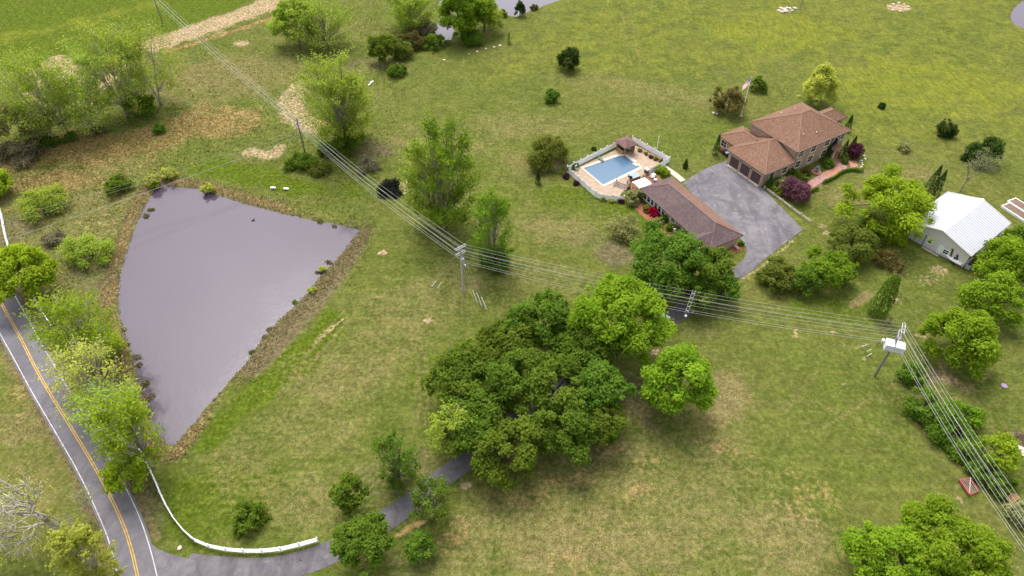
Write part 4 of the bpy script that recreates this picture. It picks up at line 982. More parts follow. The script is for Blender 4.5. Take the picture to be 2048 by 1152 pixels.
shrub('loose round green bush nearest the left edge in the old field', 82, 408, 46, 'spring', 0.55, dens=0.42)
shrub('small green bush in the middle of the old field', 232, 372, 28, 'mid', 0.55, dens=0.7)
shrub('loose round green bush at the left bank of the pond', 178, 500, 50, 'spring', 0.55, dens=0.4)
shrub('tiny rounded sapling below the tall thin trees', 318, 258, 13, 'mid', 0.9)
shrub('dark brown brush left of the pond under the wires', 105, 478, 22, 'grey', 0.5, dens=0.5)
WS = 'yellow green waterside shrubs at the pond head'
for x, y, r_, lab in ((305, 362, 17, 'yellow green waterside shrub at the left of the pond head'), (338, 348, 15, 'yellow green waterside shrub at the top of the pond head'),
                      (415, 377, 13, 'yellow green waterside shrub alone on the upper pond bank'), (645, 538, 7, 'tiny yellow green shrub on the right pond bank'), (624, 580, 8, 'tiny yellow green shrub standing in the pond by the right bank')):
    shrub(lab, x, y, r_, 'yellow', 0.8, group=WS, dens=0.6)
# upper middle
dense('dense spring green tree at the top edge left of the centre', 590, 48, 46, 6.0, 'spring', 'spring_tree', 'tree', 1.2, puff=0.25, leaf=0.3, dens=0.8, bark=BARKG)
airy('open grey limbed tree at the top edge beside the dense spring tree', 657, 94, 5, 62, 'spring', per=3.5, leaf=0.24, clump=1.2, spread=0.6, trunk=0.3, stems=4, limb=0.6)
airy('spring green tree at the top edge left of the creek', 825, 58, -30, 55, 'spring', per=5.5, leaf=0.27, clump=1.0, spread=0.5, trunk=0.3, limb=0.5)
dense('tall bright green tree over the creek at the top edge', 922, 32, 50, 6.5, 'bright', 'creek_tree', 'tree', 1.25, puff=0.24, leaf=0.32)
dense('spring green tree right of the creek at the pond corner', 968, 28, 34, 5.0, 'spring', 'creek_tree', 'tree', 1.3, puff=0.28, leaf=0.3, dens=0.8)
dense('small round dark green tree left of the creek', 766, 98, 27, 3.8, 'mid', 'small_tree', 'tree', 1.05, puff=0.28, leaf=0.27)
shrub('green bush at the left end of the creek brush', 800, 100, 26, 'olive', 0.7); shrub('dark twiggy bush beside the creek', 822, 85, 24, 'brown', 0.8, dens=0.7)
shrub('low green bush on the lawn edge below the round dark tree', 792, 141, 21, 'mid', 0.6); shrub('low green bush at the creek mouth', 868, 85, 26, 'mid', 0.5)
shrub('bushy green growth under the tall creek tree', 945, 75, 26, 'mid', 0.6); shrub('grey brush under the spring tree left of the creek', 850, 55, 26, 'grey', 0.6, dens=0.5)
airy('large open tree with pale limbs above the dark thicket', 690, 292, 108, 74, 'spring', per=4.4, leaf=0.24, clump=0.95, spread=0.5, trunk=0.14, kids=3, seed=41, n_c=85, stems=4, low=0.12, limb=0.35)
airy('slender leaning tree at the right side of the large open tree', 712, 280, 150, 44, 'spring', per=4.5, leaf=0.23, clump=1.1, spread=0.5, trunk=0.32, limb=0.35)
shrub('dark green thicket at the foot of the large open tree', 695, 285, 34, 'mid', 0.7); shrub('green undergrowth left of the large open tree foot', 655, 300, 22, 'mid', 0.5)
shrub('low green brush behind the middle pole at the dam', 600, 325, 30, 'mid', 0.4, dens=0.8); shrub('low green brush at the end of the dam brush', 640, 340, 22, 'olive', 0.4, dens=0.8)
shrub('black leaved thicket under the wires', 780, 378, 26, 'black', 0.35, lumpy=0.5, dens=0.7); shrub('pale brown twiggy brush above the black thicket', 735, 330, 26, 'grey', 0.4, dens=0.3)  # the first clump is low, with near-black leaves
airy('tall open green tree in the middle of the picture above the pole', 893, 458, 248, 82, 'bright', per=5.5, leaf=0.23, clump=0.95, spread=0.5, trunk=0.12, kids=3, seed=12, n_c=95, stems=4, low=0.1, limb=0.5)
airy('second stem of the tall open green tree, on its left side', 868, 440, 290, 58, 'spring', per=5, leaf=0.23, clump=1.1, spread=0.5, trunk=0.14, seed=77, limb=0.5)
airy('thin green tree right of the tall open tree, beside the pole', 988, 532, 388, 50, 'bright', per=3.6, leaf=0.2, clump=1.0, spread=0.42, up=0.3, trunk=0.18, seed=31, n_c=70, stems=2, low=0.12, limb=0.5)
shrub('low leafy growth at the foot of the thin tree by the pole', 990, 515, 32, 'mid', 0.9, dens=0.6)
# lawn plants
dense('dark lumpy shrub tree alone high on the open lawn', 1138, 120, 22, 2.6, 'ever', 'lawn_shrub', 'shrub', 1.1, puff=0.34, leaf=0.24)
shrub('small round green shrub on the lawn below the dark lumpy one', 1104, 194, 16, 'dark', 0.85)
dense('broad brownish green tree left of the flagpole', 1460, 203, 36, 2.6, 'brown', 'bronze_tree', 'tree', 0.75, puff=0.25, leaf=0.24)
shrub('round dark green shrub right of the flagpole', 1518, 171, 18, 'dark', 0.9)
dense('pale yellow pyramid tree behind the main house', 1640, 176, 46, 4.6, 'yellow', 'pyramid_tree', 'tree', 1.15, shape='pyr', puff=0.24, leaf=0.22, dens=0.9, bark=BARKG)
shrub('tiny dark shrub alone on the right lawn', 1763, 212, 7, 'ever', 1.0); shrub('dark lumpy evergreen on the right lawn', 1894, 258, 20, 'ever', 1.0)
shrub('large round dark evergreen at the right above the barn', 1970, 308, 33, 'ever', 0.9, leaf=0.2)
shrub('tiny pale sapling on the lawn right of the maroon maple', 1808, 294, 14, 'pale', 0.7, dens=0.25)
limbed('bare leaning grey tree behind the barn', 1918, 388, 308, 34, 'pale', 'bare_tree', per=1, leaf=0.1, clump=0.6, spread=0.6, trunk=0.35, lean=(1.0, 0))
dense('small olive brown tree left of the pool fence', 1100, 308, 46, 2.3, 'olive', 'olive_tree', 'tree', 0.6, puff=0.26, leaf=0.2, dens=0.7)
cone_plant('small dark upright evergreen left of the olive tree', 1076, 368, 340, 7, n=700)
shrub('grey green loose bush on the lawn in front of the pool house', 1248, 458, 36, 'pale', 0.6, dens=0.3)
dense('dark conifer at the far pond bank', 1040, 19, 14, 2.0, 'ever', 'conifer', 'tree', 1.2, shape='pyr', puff=0.34, leaf=0.26)
shrub('low brush right of the far pond conifer', 1068, 15, 8, 'olive', 0.8); shrub('low brush left of the far pond conifer', 1005, 28, 10, 'olive', 0.7)
cone_plant('tiny lawn sapling below the far pond', 1018, 87, 65, 5, 'mid', 'sapling', n=300)
limbed('small bare tree at the top edge beside the stone pile', 1599, 20, -40, 14, 'pale', 'bare_tree', per=1, levels=3, spread=0.4, trunk=0.5, leaf=0.1)
# right side
dense('bright green spreading tree left of the barn roof', 1782, 412, 88, 5.6, 'lime', 'spreading_tree', 'tree', 0.62, puff=0.2, leaf=0.25, lumpy=0.32, dens=0.85)
cone_plant('tall dark arborvitae behind the bright spreading tree', 1850, 395, 330, 15, 'ever', n=1800)
cone_plant('second tall dark arborvitae nearer the barn', 1862, 400, 340, 13, 'ever', n=1500)
dense('big yellow green bush in the thicket right of the driveway', 1658, 542, 50, 2.8, 'bright', 'thicket_bush', 'shrub', 0.75, puff=0.22, leaf=0.22)
dense('dark bush at the left face of the thicket', 1610, 562, 33, 2.2, 'dark', 'thicket_bush', 'shrub', 0.85, puff=0.28, leaf=0.21)  # leaves in the dark green palette
dense('low olive bush at the left end of the thicket by the driveway', 1556, 552, 42, 1.8, 'olive', 'thicket_bush', 'shrub', 0.6, puff=0.26, leaf=0.2)
dense('olive green bush at the back of the thicket', 1704, 490, 46, 2.8, 'olive', 'thicket_bush', 'shrub', 0.75, puff=0.24, leaf=0.22)
dense('dark bush between the thicket and the bright spreading tree', 1738, 460, 34, 2.6, 'dark', 'thicket_bush', 'shrub', 0.8, puff=0.28, leaf=0.22)
shrub('brown twiggy brush at the right end of the thicket', 1780, 520, 32, 'brown', 0.5, dens=0.35)
shrub('low lime brush by the barn corner', 1790, 475, 24, 'lime', 0.4, dens=0.5)
cone_plant('tall narrow green evergreen above the transformer pole', 1752, 628, 552, 20, 'dark', 'narrow_evergreen', 'tree', n=2600, pw=0.32, leaf=0.17)
dense('bright round tree right of the transformer pole', 1922, 680, 74, 4.6, 'fresh', 'round_tree', 'tree', 0.85, puff=0.23, leaf=0.24, dens=1.15)
RE = 'green trees at the right edge below the barn'
dense('bright tree at the right edge just below the barn', 2012, 525, 58, 4.2, 'fresh', 'edge_tree', 'tree', 0.8, group=RE, puff=0.24, leaf=0.25)
dense('tree at the right edge between the barn and the bright round tree', 1995, 600, 56, 4.0, 'fresh', 'edge_tree', 'tree', 0.8, group=RE, puff=0.24, leaf=0.25)
dense('darker tree cut by the right edge beside the barn', 2050, 488, 36, 3.2, 'mid', 'edge_tree', 'tree', 0.85, group=RE, puff=0.28, leaf=0.24)
HG = 'bushes of the hedge under the right hand wires'
for x, y, r_, pal, lab in ((1850, 812, 40, 'mid', 'topmost bush of the hedge under the right hand wires'), (1895, 850, 46, 'mid', 'second bush from the top of the hedge under the wires'),
                           (1928, 832, 34, 'bright', 'brighter bush on the right side of the hedge under the wires'), (1940, 905, 36, 'mid', 'middle bush of the hedge under the right hand wires'),
                           (1965, 945, 28, 'mid', 'lowest bush of the hedge above the red frame'), (1822, 750, 30, 'mid', 'low bush right of the transformer pole foot')):
    shrub(lab, x, y, r_, pal, 0.6, group=HG, leaf=0.19)
dense('thin lime tree right of the hedge under the wires', 2000, 905, 38, 3.0, 'lime', 'small_tree', 'tree', 0.7, puff=0.3, leaf=0.2, dens=0.5)
shrub('dense green bush right of the red frame', 2000, 968, 28, 'mid', 0.8); shrub('pale flowering bush cut by the right edge at the bottom', 2046, 1030, 30, 'pale', 0.9)
dense('big bright tree at the bottom right corner, left crown', 1780, 1120, 84, 5.5, 'fresh', 'corner_tree', 'tree', 0.85, puff=0.2, leaf=0.21, lumpy=0.25)
dense('big bright tree at the bottom right corner, right crown', 1895, 1105, 98, 6.5, 'fresh', 'corner_tree', 'tree', 0.85, puff=0.19, leaf=0.21, lumpy=0.25)
dense('low bright tree at the very bottom edge of the right corner', 1850, 1172, 62, 4.2, 'fresh', 'corner_tree', 'tree', 0.8, puff=0.22, leaf=0.2)
# garden at the house
dense('wide maroon maple at the garage corner garden', 1594, 382, 29, 1.6, 'plum', 'maple_tree', 'tree', 0.75, puff=0.28, leaf=0.17, bark=BARKD)
dense('round maroon maple at the far end of the brick path', 1711, 303, 17, 1.3, 'maroon', 'maple_tree', 'tree', 0.8, puff=0.34, leaf=0.16)
FS = 'foundation shrubs along the house front'
for x, y, r_, pal, lab in ((1543, 362, 10, 'dark', 'dark shrub at the garage corner of the house'), (1563, 365, 14, 'pale', 'pale flowering shrub beside the garage corner'), (1580, 344, 12, 'dark', 'dark tall shrub under the garage side window'),
                           (1594, 352, 11, 'mid', 'green shrub below the brick wall corner'), (1606, 358, 9, 'olive', 'olive shrub beside the fountain path'), (1613, 344, 9, 'brown', 'brownish shrub left of the fountain'),
                           (1658, 328, 12, 'mid', 'green shrub right of the fountain'), (1650, 318, 8, 'olive', 'small shrub between fountain and brick steps'), (1545, 378, 10, 'mid', 'green shrub at the head of the split rail fence'),
                           (1560, 384, 12, 'olive', 'loose shrub between split rail fence and maroon maple'), (1690, 322, 8, 'mid', 'small green shrub left of the round maroon maple')):
    shrub(lab, x, y, r_, pal, 0.8, group=FS)
for bx, by, ty, r_, lab in ((1430, 310, 268, 8, 'slim arborvitae at the left wing corner of the house'), (1652, 318, 288, 8, 'dark upright evergreen left of the brick steps'), (1682, 318, 280, 9, 'dark upright evergreen right of the front steps'),
                            (1700, 305, 272, 8, 'dark upright evergreen at the right house corner'), (1693, 262, 230, 8, 'dark arborvitae beside the sunroom window'), (1370, 336, 318, 6, 'small cone evergreen on the lawn above the court'), (1535, 378, 348, 8, 'green cone evergreen under the garage corner window')):
    cone_plant(lab, bx, by, ty, r_, 'ever', n=900, group='upright evergreens round the house')
HR = 'clipped hedge pieces along the brick path'
for pts, lab in (([(1615, 388), (1632, 380)], 'short clipped hedge piece near the maroon maple'), ([(1648, 366), (1668, 357), (1680, 348)], 'clipped hedge piece below the brick path'), ([(1682, 347), (1700, 342), (1722, 343)], 'curved clipped hedge piece at the end of the path')):
    L_ = smooth_line(xy(pts), 0.25); r = np.random.default_rng(3); n = 220 * len(pts) * 2
    c = L_.mean(0); t = thing('hedge', lab, 'hedge', (c[0], c[1], 0), 0, HR)
    k = r.integers(0, len(L_), n); a = r.random(n) * math.pi
    P = np.stack([L_[k, 0] - c[0] + np.cos(a) * 0.5, L_[k, 1] - c[1] + np.cos(a) * 0.35 + r.normal(size=n) * 0.1, 0.15 + np.sin(a) * 0.6], 1)
    Nn = np.stack([np.cos(a), np.cos(a), np.sin(a) + 0.3], 1) + r.normal(size=(n, 3)) * 0.4
    put('crown', leaf_mesh('crown', leaf_quads(P, Nn, np.full(n, 0.15), np.full(n, 0.1), r), r.random(n), LM('mid')), t)
    MB().tube([(*(q - c), 0.02 + 0.15) for q in L_[::4]] if len(L_) > 8 else [(*(q - c), 0.17) for q in L_], 0.12, 5).build('stem', BARKD, t)
PS = 'shrubs in the bed of the pool house'
for x, y, r_, pal, lab in ((1266, 396, 19, 'pale', 'large pale green shrub at the pool fence end'), (1294, 418, 9, 'olive', 'small olive shrub in the pool house bed'), (1318, 443, 10, 'pale', 'white flowering shrub below the red azalea'),
                           (1328, 437, 9, 'mid', 'green shrub right of the white flowering one'), (1342, 455, 11, 'mid', 'round green shrub left of the white air unit'), (1366, 470, 12, 'mid', 'green shrub right of the white air unit'),
                           (1482, 487, 6, 'dark', 'small dark shrub at the porch end by the driveway'), (1325, 342, 13, 'lime', 'yellow green shrub between pool fence and concrete path'),
                           (1132, 352, 7, 'maroon', 'dark red ball shrub at the left pool fence corner'), (1152, 366, 6, 'maroon', 'second dark red ball shrub along the left pool fence'),
                           (1243, 402, 6, 'maroon', 'dark red ball shrub at the lower pool fence end'), (1222, 403, 5, 'yellow', 'yellow flowering clump below the pool fence'), (1206, 398, 5, 'yellow', 'small yellow clump at the fence bend'),
                           (1188, 270 + 28, 5, 'ever', 'tiny dark shrub behind the upper pool fence'), (1150, 333, 8, 'mid', 'green shrub inside the left pool fence corner')):
    shrub(lab, x, y, r_, pal, 0.85, group=PS)
shrub('bright red azalea in front of the pool house windows', 1305, 424, 11, 'red', 0.7); shrub('small red azalea left of the bright one', 1296, 416, 6, 'red', 0.7); shrub('red azalea at the white flowering shrub', 1314, 430, 7, 'red', 0.7)

# tall grass and weeds (uncountable)
def tufts(name, pts, pal, hgt, wid, seed, blades=3):
    r = np.random.default_rng(seed); n = len(pts)
    B = np.repeat(pts, blades, 0) + np.concatenate([r.normal(size=(n * blades, 2)) * wid * 0.8, np.zeros((n * blades, 1))], 1)
    a = r.random(n * blades) * 6.283; h = hgt * (0.5 + 0.8 * r.random(n * blades))
    dx = np.stack([np.cos(a), np.sin(a), np.zeros_like(a)], 1) * wid; tip = np.stack([r.normal(size=n * blades) * 0.35, r.normal(size=n * blades) * 0.35, np.ones(n * blades)], 1) * h[:, None]
    V = np.stack([B - dx, B + dx, B + tip + dx * 0.3, B + tip - dx * 0.3], 1).reshape(-1, 3)
    me = leaf_mesh(name, V, r.random(n * blades), LM(pal)); o = bpy.data.objects.new(name, me); COL.objects.link(o)
    return o
def ground_z(x, y):
    s = np.full(x.shape, -1e3)
    for pl in ponds: s = np.maximum(s, sdist(x, y, pl))
    return np.clip(WZ - s * 0.42, -1.6, 0.0), s
def scatter(cands, n, seed):
    """points picked with the chance given by a ground attribute"""
    r = np.random.default_rng(seed); w = cands.ravel(); k = r.choice(w.size, n, p=w / w.sum())
    x = GX.ravel()[k] + r.normal(size=n) * 0.4; y = GY.ravel()[k] + r.normal(size=n) * 0.4; z, s = ground_z(x, y); ok = s < 0.3
    return np.stack([x, y, z], 1)[ok]
view = (np.abs(GX) < 30 + 0.80 * GY) & (GY > 30) & (GY < 255)
left = GX < -28
tag(tufts('dry_grass', scatter(np.where(view & left, np.maximum(rust - 0.3, 0), 0), 6000, 1), 'rust', 0.16, 0.10, 1), 'tall rust coloured dead grass in the old field', 'grass', kind='stuff')
tag(tufts('straw_grass', scatter(np.where(view, np.maximum(dry - 0.35, 0) * (0.35 + left), 0), 9000, 2), 'straw', 0.14, 0.06, 2), 'pale straw grass tufts over the dry lawn', 'grass', kind='stuff')
tag(tufts('weeds', scatter(np.where(view & left & (GY > 90) & (lush < 0.5) & (bare < 0.5), 0.3 + wob(GX, GY, 0.35).clip(0, 1), 0), 14000, 3), 'olive', 0.16, 0.13, 3), 'green weeds growing through the old field', 'weeds', kind='stuff')
bank = np.where((sd > -0.9 - 2.2 * ((dam < 4) | (left_shore > 0.5))) & (sd < 0.1) & view & (GY < 135), 1.0, 0) * (0.12 + 1.4 * (dam < 4) + 1.0 * left_shore)
tag(tufts('bank_reeds', scatter(bank, 2600, 4), 'reed', 0.24, 0.08, 4), 'brown reeds and dead grass along the pond bank', 'reeds', kind='stuff')
tag(tufts('bank_grass', scatter(bank, 3000, 5), 'straw', 0.2, 0.08, 5), 'straw grass along the pond bank', 'grass', kind='stuff')
# clumps of weed standing in the shallows
WC = 'weed clumps standing in the pond shallows'
wet = [(302, 420, 6, 'bush tinted weed clump in the shallows at the upper left bank'), (292, 432, 7, 'brown weed clump below the upper left one'), (246, 660, 7, 'green weed clump at the middle left bank'),
       (255, 690, 5, 'thin green weed clump below the middle left one'), (272, 715, 7, 'long brown weed clump at the lower left bank'), (278, 730, 5, 'small brown weed clump at the lower left bank'),
       (292, 768, 7, 'dark weed clump above the lowest left one'), (300, 795, 8, 'lowest weed clump on the left bank'), (669, 453, 4, 'tan weed clump near the right tip of the pond'), (640, 442, 8, 'dark weed clump at the upper right bank'),
       (658, 525, 6, 'dark brown weed clump on the right bank'), (636, 545, 5, 'small dark weed clump below the brown one'), (590, 606, 6, 'dark round weed clump at the middle right bank'),
       (540, 660, 6, 'double weed clump at the lower right bank'), (530, 676, 6, 'long weed clump at the lower right bank'), (505, 705, 5, 'lone weed clump at the lower right bank'),
       (497, 733, 5, 'olive weed clump near the bottom right bank'), (475, 758, 5, 'dark weed clump near the bottom right bank'), (444, 790, 6, 'brown weed clump near the pond foot'), (432, 803, 5, 'lower brown weed clump near the pond foot'), (410, 827, 4, 'last weed clump at the pond foot')]
for i, (x, y, r_, lab) in enumerate(wet):
    p = G(x, y, WZ); R = r_ * mpp(p) * 0.8; r = np.random.default_rng(i); n = 170; el = 0.5 + 1.2 * r.random(2); th = r.random() * 3.1
    t = thing('weed_clump', lab, 'weeds', p, 0, WC)
    a = r.random(n) * 6.283; q = np.sqrt(r.random(n)) * R; qx, qy = np.cos(a) * q * el[0], np.sin(a) * q * el[1]; P = np.stack([qx * math.cos(th) - qy * math.sin(th) + r.normal(size=n) * 0.12, qx * math.sin(th) + qy * math.cos(th) + r.normal(size=n) * 0.12, r.random(n) ** 2 * 0.6 * R], 1)
    put('leaves', leaf_mesh('leaves', leaf_quads(P, r.normal(size=(n, 3)) + [0, 0, 0.5], np.full(n, 0.2), np.full(n, 0.07), r), r.random(n), LM('reed' if i % 3 else 'olive')), t)
    MB().tube([(0, 0, -0.5), (0, 0, 0.3 * R + 0.1)], [0.12, 0.03], 5).build('stems', BARKD, t)

# ------------------------------------------------------------------ fences
def resample(line, step):
    line = np.asarray(line, float); s = np.concatenate([[0], np.cumsum(np.linalg.norm(np.diff(line, axis=0), axis=1))]); n = max(1, int(round(s[-1] / step)))
    q = np.linspace(0, s[-1], n + 1); return np.stack([np.interp(q, s, line[:, 0]), np.interp(q, s, line[:, 1])], 1)
def share(store, key, maker):
    if key not in store: store[key] = maker()
    return store[key]
FM = {}
def mesh_of(mb, mat, name):
    o = mb.build(name, mat); me = o.data; bpy.data.objects.remove(o); return me
def place(name, mesh, parent, loc, rz=0.0, sx=1.0):
    o = bpy.data.objects.new(name, mesh); COL.objects.link(o); o.parent = parent; o.location = tuple(map(float, loc)); o.rotation_euler = (0, 0, rz); o.scale = (sx, 1, 1); return o
def rail_fence(label, line, step, h, rails, mat, post_r, rail_h, rail_t, name='rail_fence'):
    P = resample(line, step); b = P[0]; t = thing(name, label, 'fence', (b[0], b[1], 0))
    pm = mesh_of(MB().obox((0, 0, h / 2 + 0.04), X, Y, UP, post_r, post_r, h / 2 + 0.09).add([(-post_r * 1.2, -post_r * 1.2, h + 0.13), (post_r * 1.2, -post_r * 1.2, h + 0.13), (post_r * 1.2, post_r * 1.2, h + 0.13), (-post_r * 1.2, post_r * 1.2, h + 0.13), (0, 0, h + 0.22)], [(3, 2, 1, 0), (0, 1, 4), (1, 2, 4), (2, 3, 4), (3, 0, 4)]), mat, 'post')
    rm_ = mesh_of(MB().obox((0.5, 0, 0), X, Y, UP, 0.5, rail_t, rail_h), mat, 'rail')
    for i, p in enumerate(P):
        place('post', pm, t, (p[0] - b[0], p[1] - b[1], 0), math.atan2(*(P[min(i + 1, len(P) - 1)] - P[max(i - 1, 0)])[::-1]))
        if i < len(P) - 1:
            d = P[i + 1] - p; a = math.atan2(d[1], d[0]); L = float(np.linalg.norm(d))
            for z in rails: place('rail', rm_, t, (p[0] - b[0], p[1] - b[1], z), a, L)
    return t
FL = smooth_line(xy([(-12, 395), (2, 420), (8, 445), (14, 475), (28, 520), (50, 566), (72, 601), (86, 625), (110, 662), (150, 722), (165, 746), (205, 793), (245, 842), (262, 870), (285, 908), (310, 958),
                     (328, 1000), (345, 1032), (362, 1056), (385, 1080), (412, 1094), (450, 1103), (500, 1107), (550, 1105), (590, 1097), (637, 1084)]), 0.6)
rail_fence('long white three rail fence following the road and curving round the lawn', FL, 2.44, 1.25, (0.35, 0.75, 1.15), WHITE, 0.075, 0.09, 0.045, 'white_fence')
rail_fence('weathered split rail fence along the right edge of the asphalt court', np.array(xy([(1528, 378), (1560, 402), (1590, 425), (1621, 447)])), 2.6, 0.75, (0.3, 0.62), WOODL, 0.09, 0.07, 0.06, 'split_rail_fence')
# pool fence of white vinyl panels
def panel_fence(label, pts):
    line = np.array(xy(pts)); b = line[0]; t = thing('vinyl_fence', label, 'fence', (b[0], b[1], 0), 0, 'white vinyl fence runs round the pool')
    pm = share(FM, 'vpost', lambda: mesh_of(MB().box(-0.08, 0.08, -0.08, 0.08, 0, 1.7).add([(-0.11, -0.11, 1.7), (0.11, -0.11, 1.7), (0.11, 0.11, 1.7), (-0.11, 0.11, 1.7), (0, 0, 1.85)], [(3, 2, 1, 0), (0, 1, 4), (1, 2, 4), (2, 3, 4), (3, 0, 4)]), WHITE, 'post'))
    def mk():
        m = MB()
        for k in range(12):
            x0 = k / 12 + 0.004; zt = 1.52 - 0.14 * math.sin(math.pi * (k + 0.5) / 12)
            m.box(x0, x0 + 0.075, -0.012, 0.012, 0.08, zt)
        m.box(0, 1, -0.03, -0.013, 0.2, 0.32); m.box(0, 1, -0.03, -0.013, 1.1, 1.22); m.box(0, 1, 0.013, 0.03, 0.2, 0.32); m.box(0, 1, 0.013, 0.03, 1.1, 1.22)
        return mesh_of(m, WHITE, 'panel')
    pn = share(FM, 'vpanel', mk)
    for a, c in zip(line[:-1], line[1:]):
        L = float(np.linalg.norm(c - a)); n = max(1, int(round(L / 2.2))); ang = math.atan2(c[1] - a[1], c[0] - a[0])
        for k in range(n):
            p = a + (c - a) * k / n; place('post', pm, t, (p[0] - b[0], p[1] - b[1], 0), ang); place('panel', pn, t, (p[0] - b[0], p[1] - b[1], 0), ang, L / n)
    p = line[-1]; place('post', pm, t, (p[0] - b[0], p[1] - b[1], 0))
    return t
panel_fence('white vinyl fence run along the upper left side of the pool', [(1134, 343), (1238, 291)])
panel_fence('white vinyl fence run along the upper right side of the pool', [(1264, 283), (1338, 325), (1300, 347)])
panel_fence('white vinyl fence run along the lower left side of the pool', [(1134.6, 345), (1190, 394), (1204, 400), (1247, 404)])

# ------------------------------------------------------------------ pool, terrace, deck
MB().prism(xy([(1137, 343), (1262, 286), (1334, 325), (1300, 345), (1262, 366), (1240, 390), (1244, 402), (1206, 398), (1192, 392)]), -0.05, 0.05).build('pool_terrace', TANP, kind='structure')
W4 = [G(1167, 337)[:2], G(1246, 310)[:2], G(1280, 334)[:2], G(1206, 370)[:2]]
c4 = np.mean(W4, 0)
pool = thing('swimming_pool', 'blue rectangular swimming pool with pale coping inside the white fence', 'pool', (c4[0], c4[1], 0))
pl = [tuple(np.array(p) - c4) for p in W4]
# blunt far corner and step notch as seen on the water outline
A_, B_, C_, D_ = [np.array(p) for p in pl]
outline = [A_, B_ + (A_ - B_) * 0.10, B_ + (C_ - B_) * 0.12, B_ + (C_ - B_) * 0.66, B_ + (C_ - B_) * 0.66 + (A_ - B_) * 0.06, B_ + (C_ - B_) * 0.88 + (A_ - B_) * 0.06, C_ + (B_ - C_) * 0.10, C_, D_]
outer = grow_poly(outline, 0.9)
cb = MB(); n_ = len(outline)
cb.add([(*p, 0.12) for p in outline] + [(*p, 0.12) for p in outer] + [(*p, -0.05) for p in outline] + [(*p, 0.0) for p in outer],
       [(i, (i + 1) % n_, n_ + (i + 1) % n_, n_ + i) for i in range(n_)] + [(i, (i + 1) % n_, 2 * n_ + (i + 1) % n_, 2 * n_ + i) for i in range(n_)] + [(n_ + i, n_ + (i + 1) % n_, 3 * n_ + (i + 1) % n_, 3 * n_ + i) for i in range(n_)])
cb.build('coping', CONC, pool)
wb = MB(); tri = tessellate_polygon([[Vector((*p, 0)) for p in outline]]); wb.add([(*p, 0.065) for p in outline], [tuple(q) for q in tri]); wb.build('water', MATS['pool_water'], pool)
# planted bed and stone strip beyond the pool
MB().prism(xy([(1272, 298), (1282, 292), (1330, 322), (1318, 330)]), 0.02, 0.062).build('planting_bed', M('planted_bed', (0.24, 0.155, 0.095), var=0.5, scale=0.9), kind='structure')
# gazebo bar
gp = G(1250, 303); gz = thing('pool_gazebo', 'small gazebo with dark brown hip roof at the top corner of the pool', 'gazebo', (gp[0], gp[1], 0), HA)
BAM = M('bamboo_screen', (0.36, 0.235, 0.115), rough=0.9, var=0.35, scale=3.0)
for sx in (-1, 1):
    for sy in (-1, 1): MB().box(sx * 1.5 - 0.09, sx * 1.5 + 0.09, sy * 1.4 - 0.09, sy * 1.4 + 0.09, 0, 2.5).build('post', BAM, gz)
MB().box(-1.41, 1.41, 1.3, 1.36, 0.05, 2.3).build('back_screen', BAM, gz); MB().box(-1.56, -1.46, -1.3, 1.3, 0.05, 2.2).build('side_screen', BAM, gz)
MB().box(-1.3, 0.6, -1.3, -0.9, 0.05, 1.05).build('bar_counter', BAM, gz); MB().box(-1.4, 0.7, -1.4, -0.8, 1.052, 1.1).build('counter_top', DARKM, gz)
MB().roof([(-2.0, -1.9, 2.5), (2.0, -1.9, 2.5), (2.0, 1.9, 2.5), (-2.0, 1.9, 2.5), (0, 0, 3.5)], [(0, 1, 4), (1, 2, 4), (2, 3, 4), (3, 0, 4)], 0.14).build('roof', MATS['roof_gazebo'], gz)
# wooden deck between pool and building with railing and boards
dk = thing('wooden_deck', 'brown wooden deck between the pool and the long low building', 'deck', tuple(PP(0.2, 4.0)), PA)
DZ = 0.55
nb = 24
bm_ = mesh_of(MB().box(-5.3, 0.35, -0.155, 0.155, DZ - 0.08, DZ), WOODB, 'board')
for k in range(nb): place('board', bm_, dk, (0, -3.6 + k * 0.33, 0.0))
MB().box(-5.2, 0.3, -3.7, 3.95, 0.05, DZ - 0.085).build('skirt', WOODB, dk)
for k in range(8): MB().box(-5.28, -5.16, -3.7 + k * 1.08, -3.58 + k * 1.08, DZ, DZ + 0.95).build('post', WOODB, dk)
for k in range(5): MB().box(-4.0 + k * 1.0, -3.9 + k * 1.0, -3.78, -3.68, DZ, DZ + 0.95).build('post', WOODB, dk)
for z in (0.45, 0.95): MB().box(-5.26, -5.18, -3.6, 3.9, DZ + z - 0.05, DZ + z + 0.02).build('rail', WOODB, dk)
for z in (0.45, 0.95): MB().box(-5.1, 0.2, -3.77, -3.69, DZ + z - 0.05, DZ + z + 0.02).build('rail', WOODB, dk)
def steps(label, px, py, rz):
    p = G(px, py); t = thing('wooden_steps', label, 'steps', (p[0], p[1], 0), rz)
    for k in range(4): MB().box(-1.5, 1.5, 0.36 * k, 0.36 * k + 0.3, 0.05, 0.16 + 0.15 * k).build('tread', M('grey_tread', (0.27, 0.21, 0.175), var=0.25), t)
    for s_ in (-1, 1):
        MB().obox((s_ * 1.55, 0.7, 0.85), X, np.array([0, 1, 0.42]) / 1.085, np.array([0, -0.42, 1]) / 1.085, 0.04, 0.85, 0.05).build('hand_rail', WOODB, t)
        for q in (0.05, 1.3): MB().box(s_ * 1.55 - 0.05, s_ * 1.55 + 0.05, q, q + 0.1, 0, 0.95 + 0.35 * q).build('post', WOODB, t)
steps('grey wooden steps with rails from the deck down to the pool terrace', 1240, 377, PA + math.radians(90 - 62))
cp = G(1284, 365, 2.7)
cn = thing('white_canopy', 'bright white square canopy over the wooden deck', 'canopy', (cp[0], cp[1], 0), PA)
CANV = M('white_canvas', (0.86, 0.86, 0.87), rough=0.7, var=0.03)
cm = MB(); nq = 7
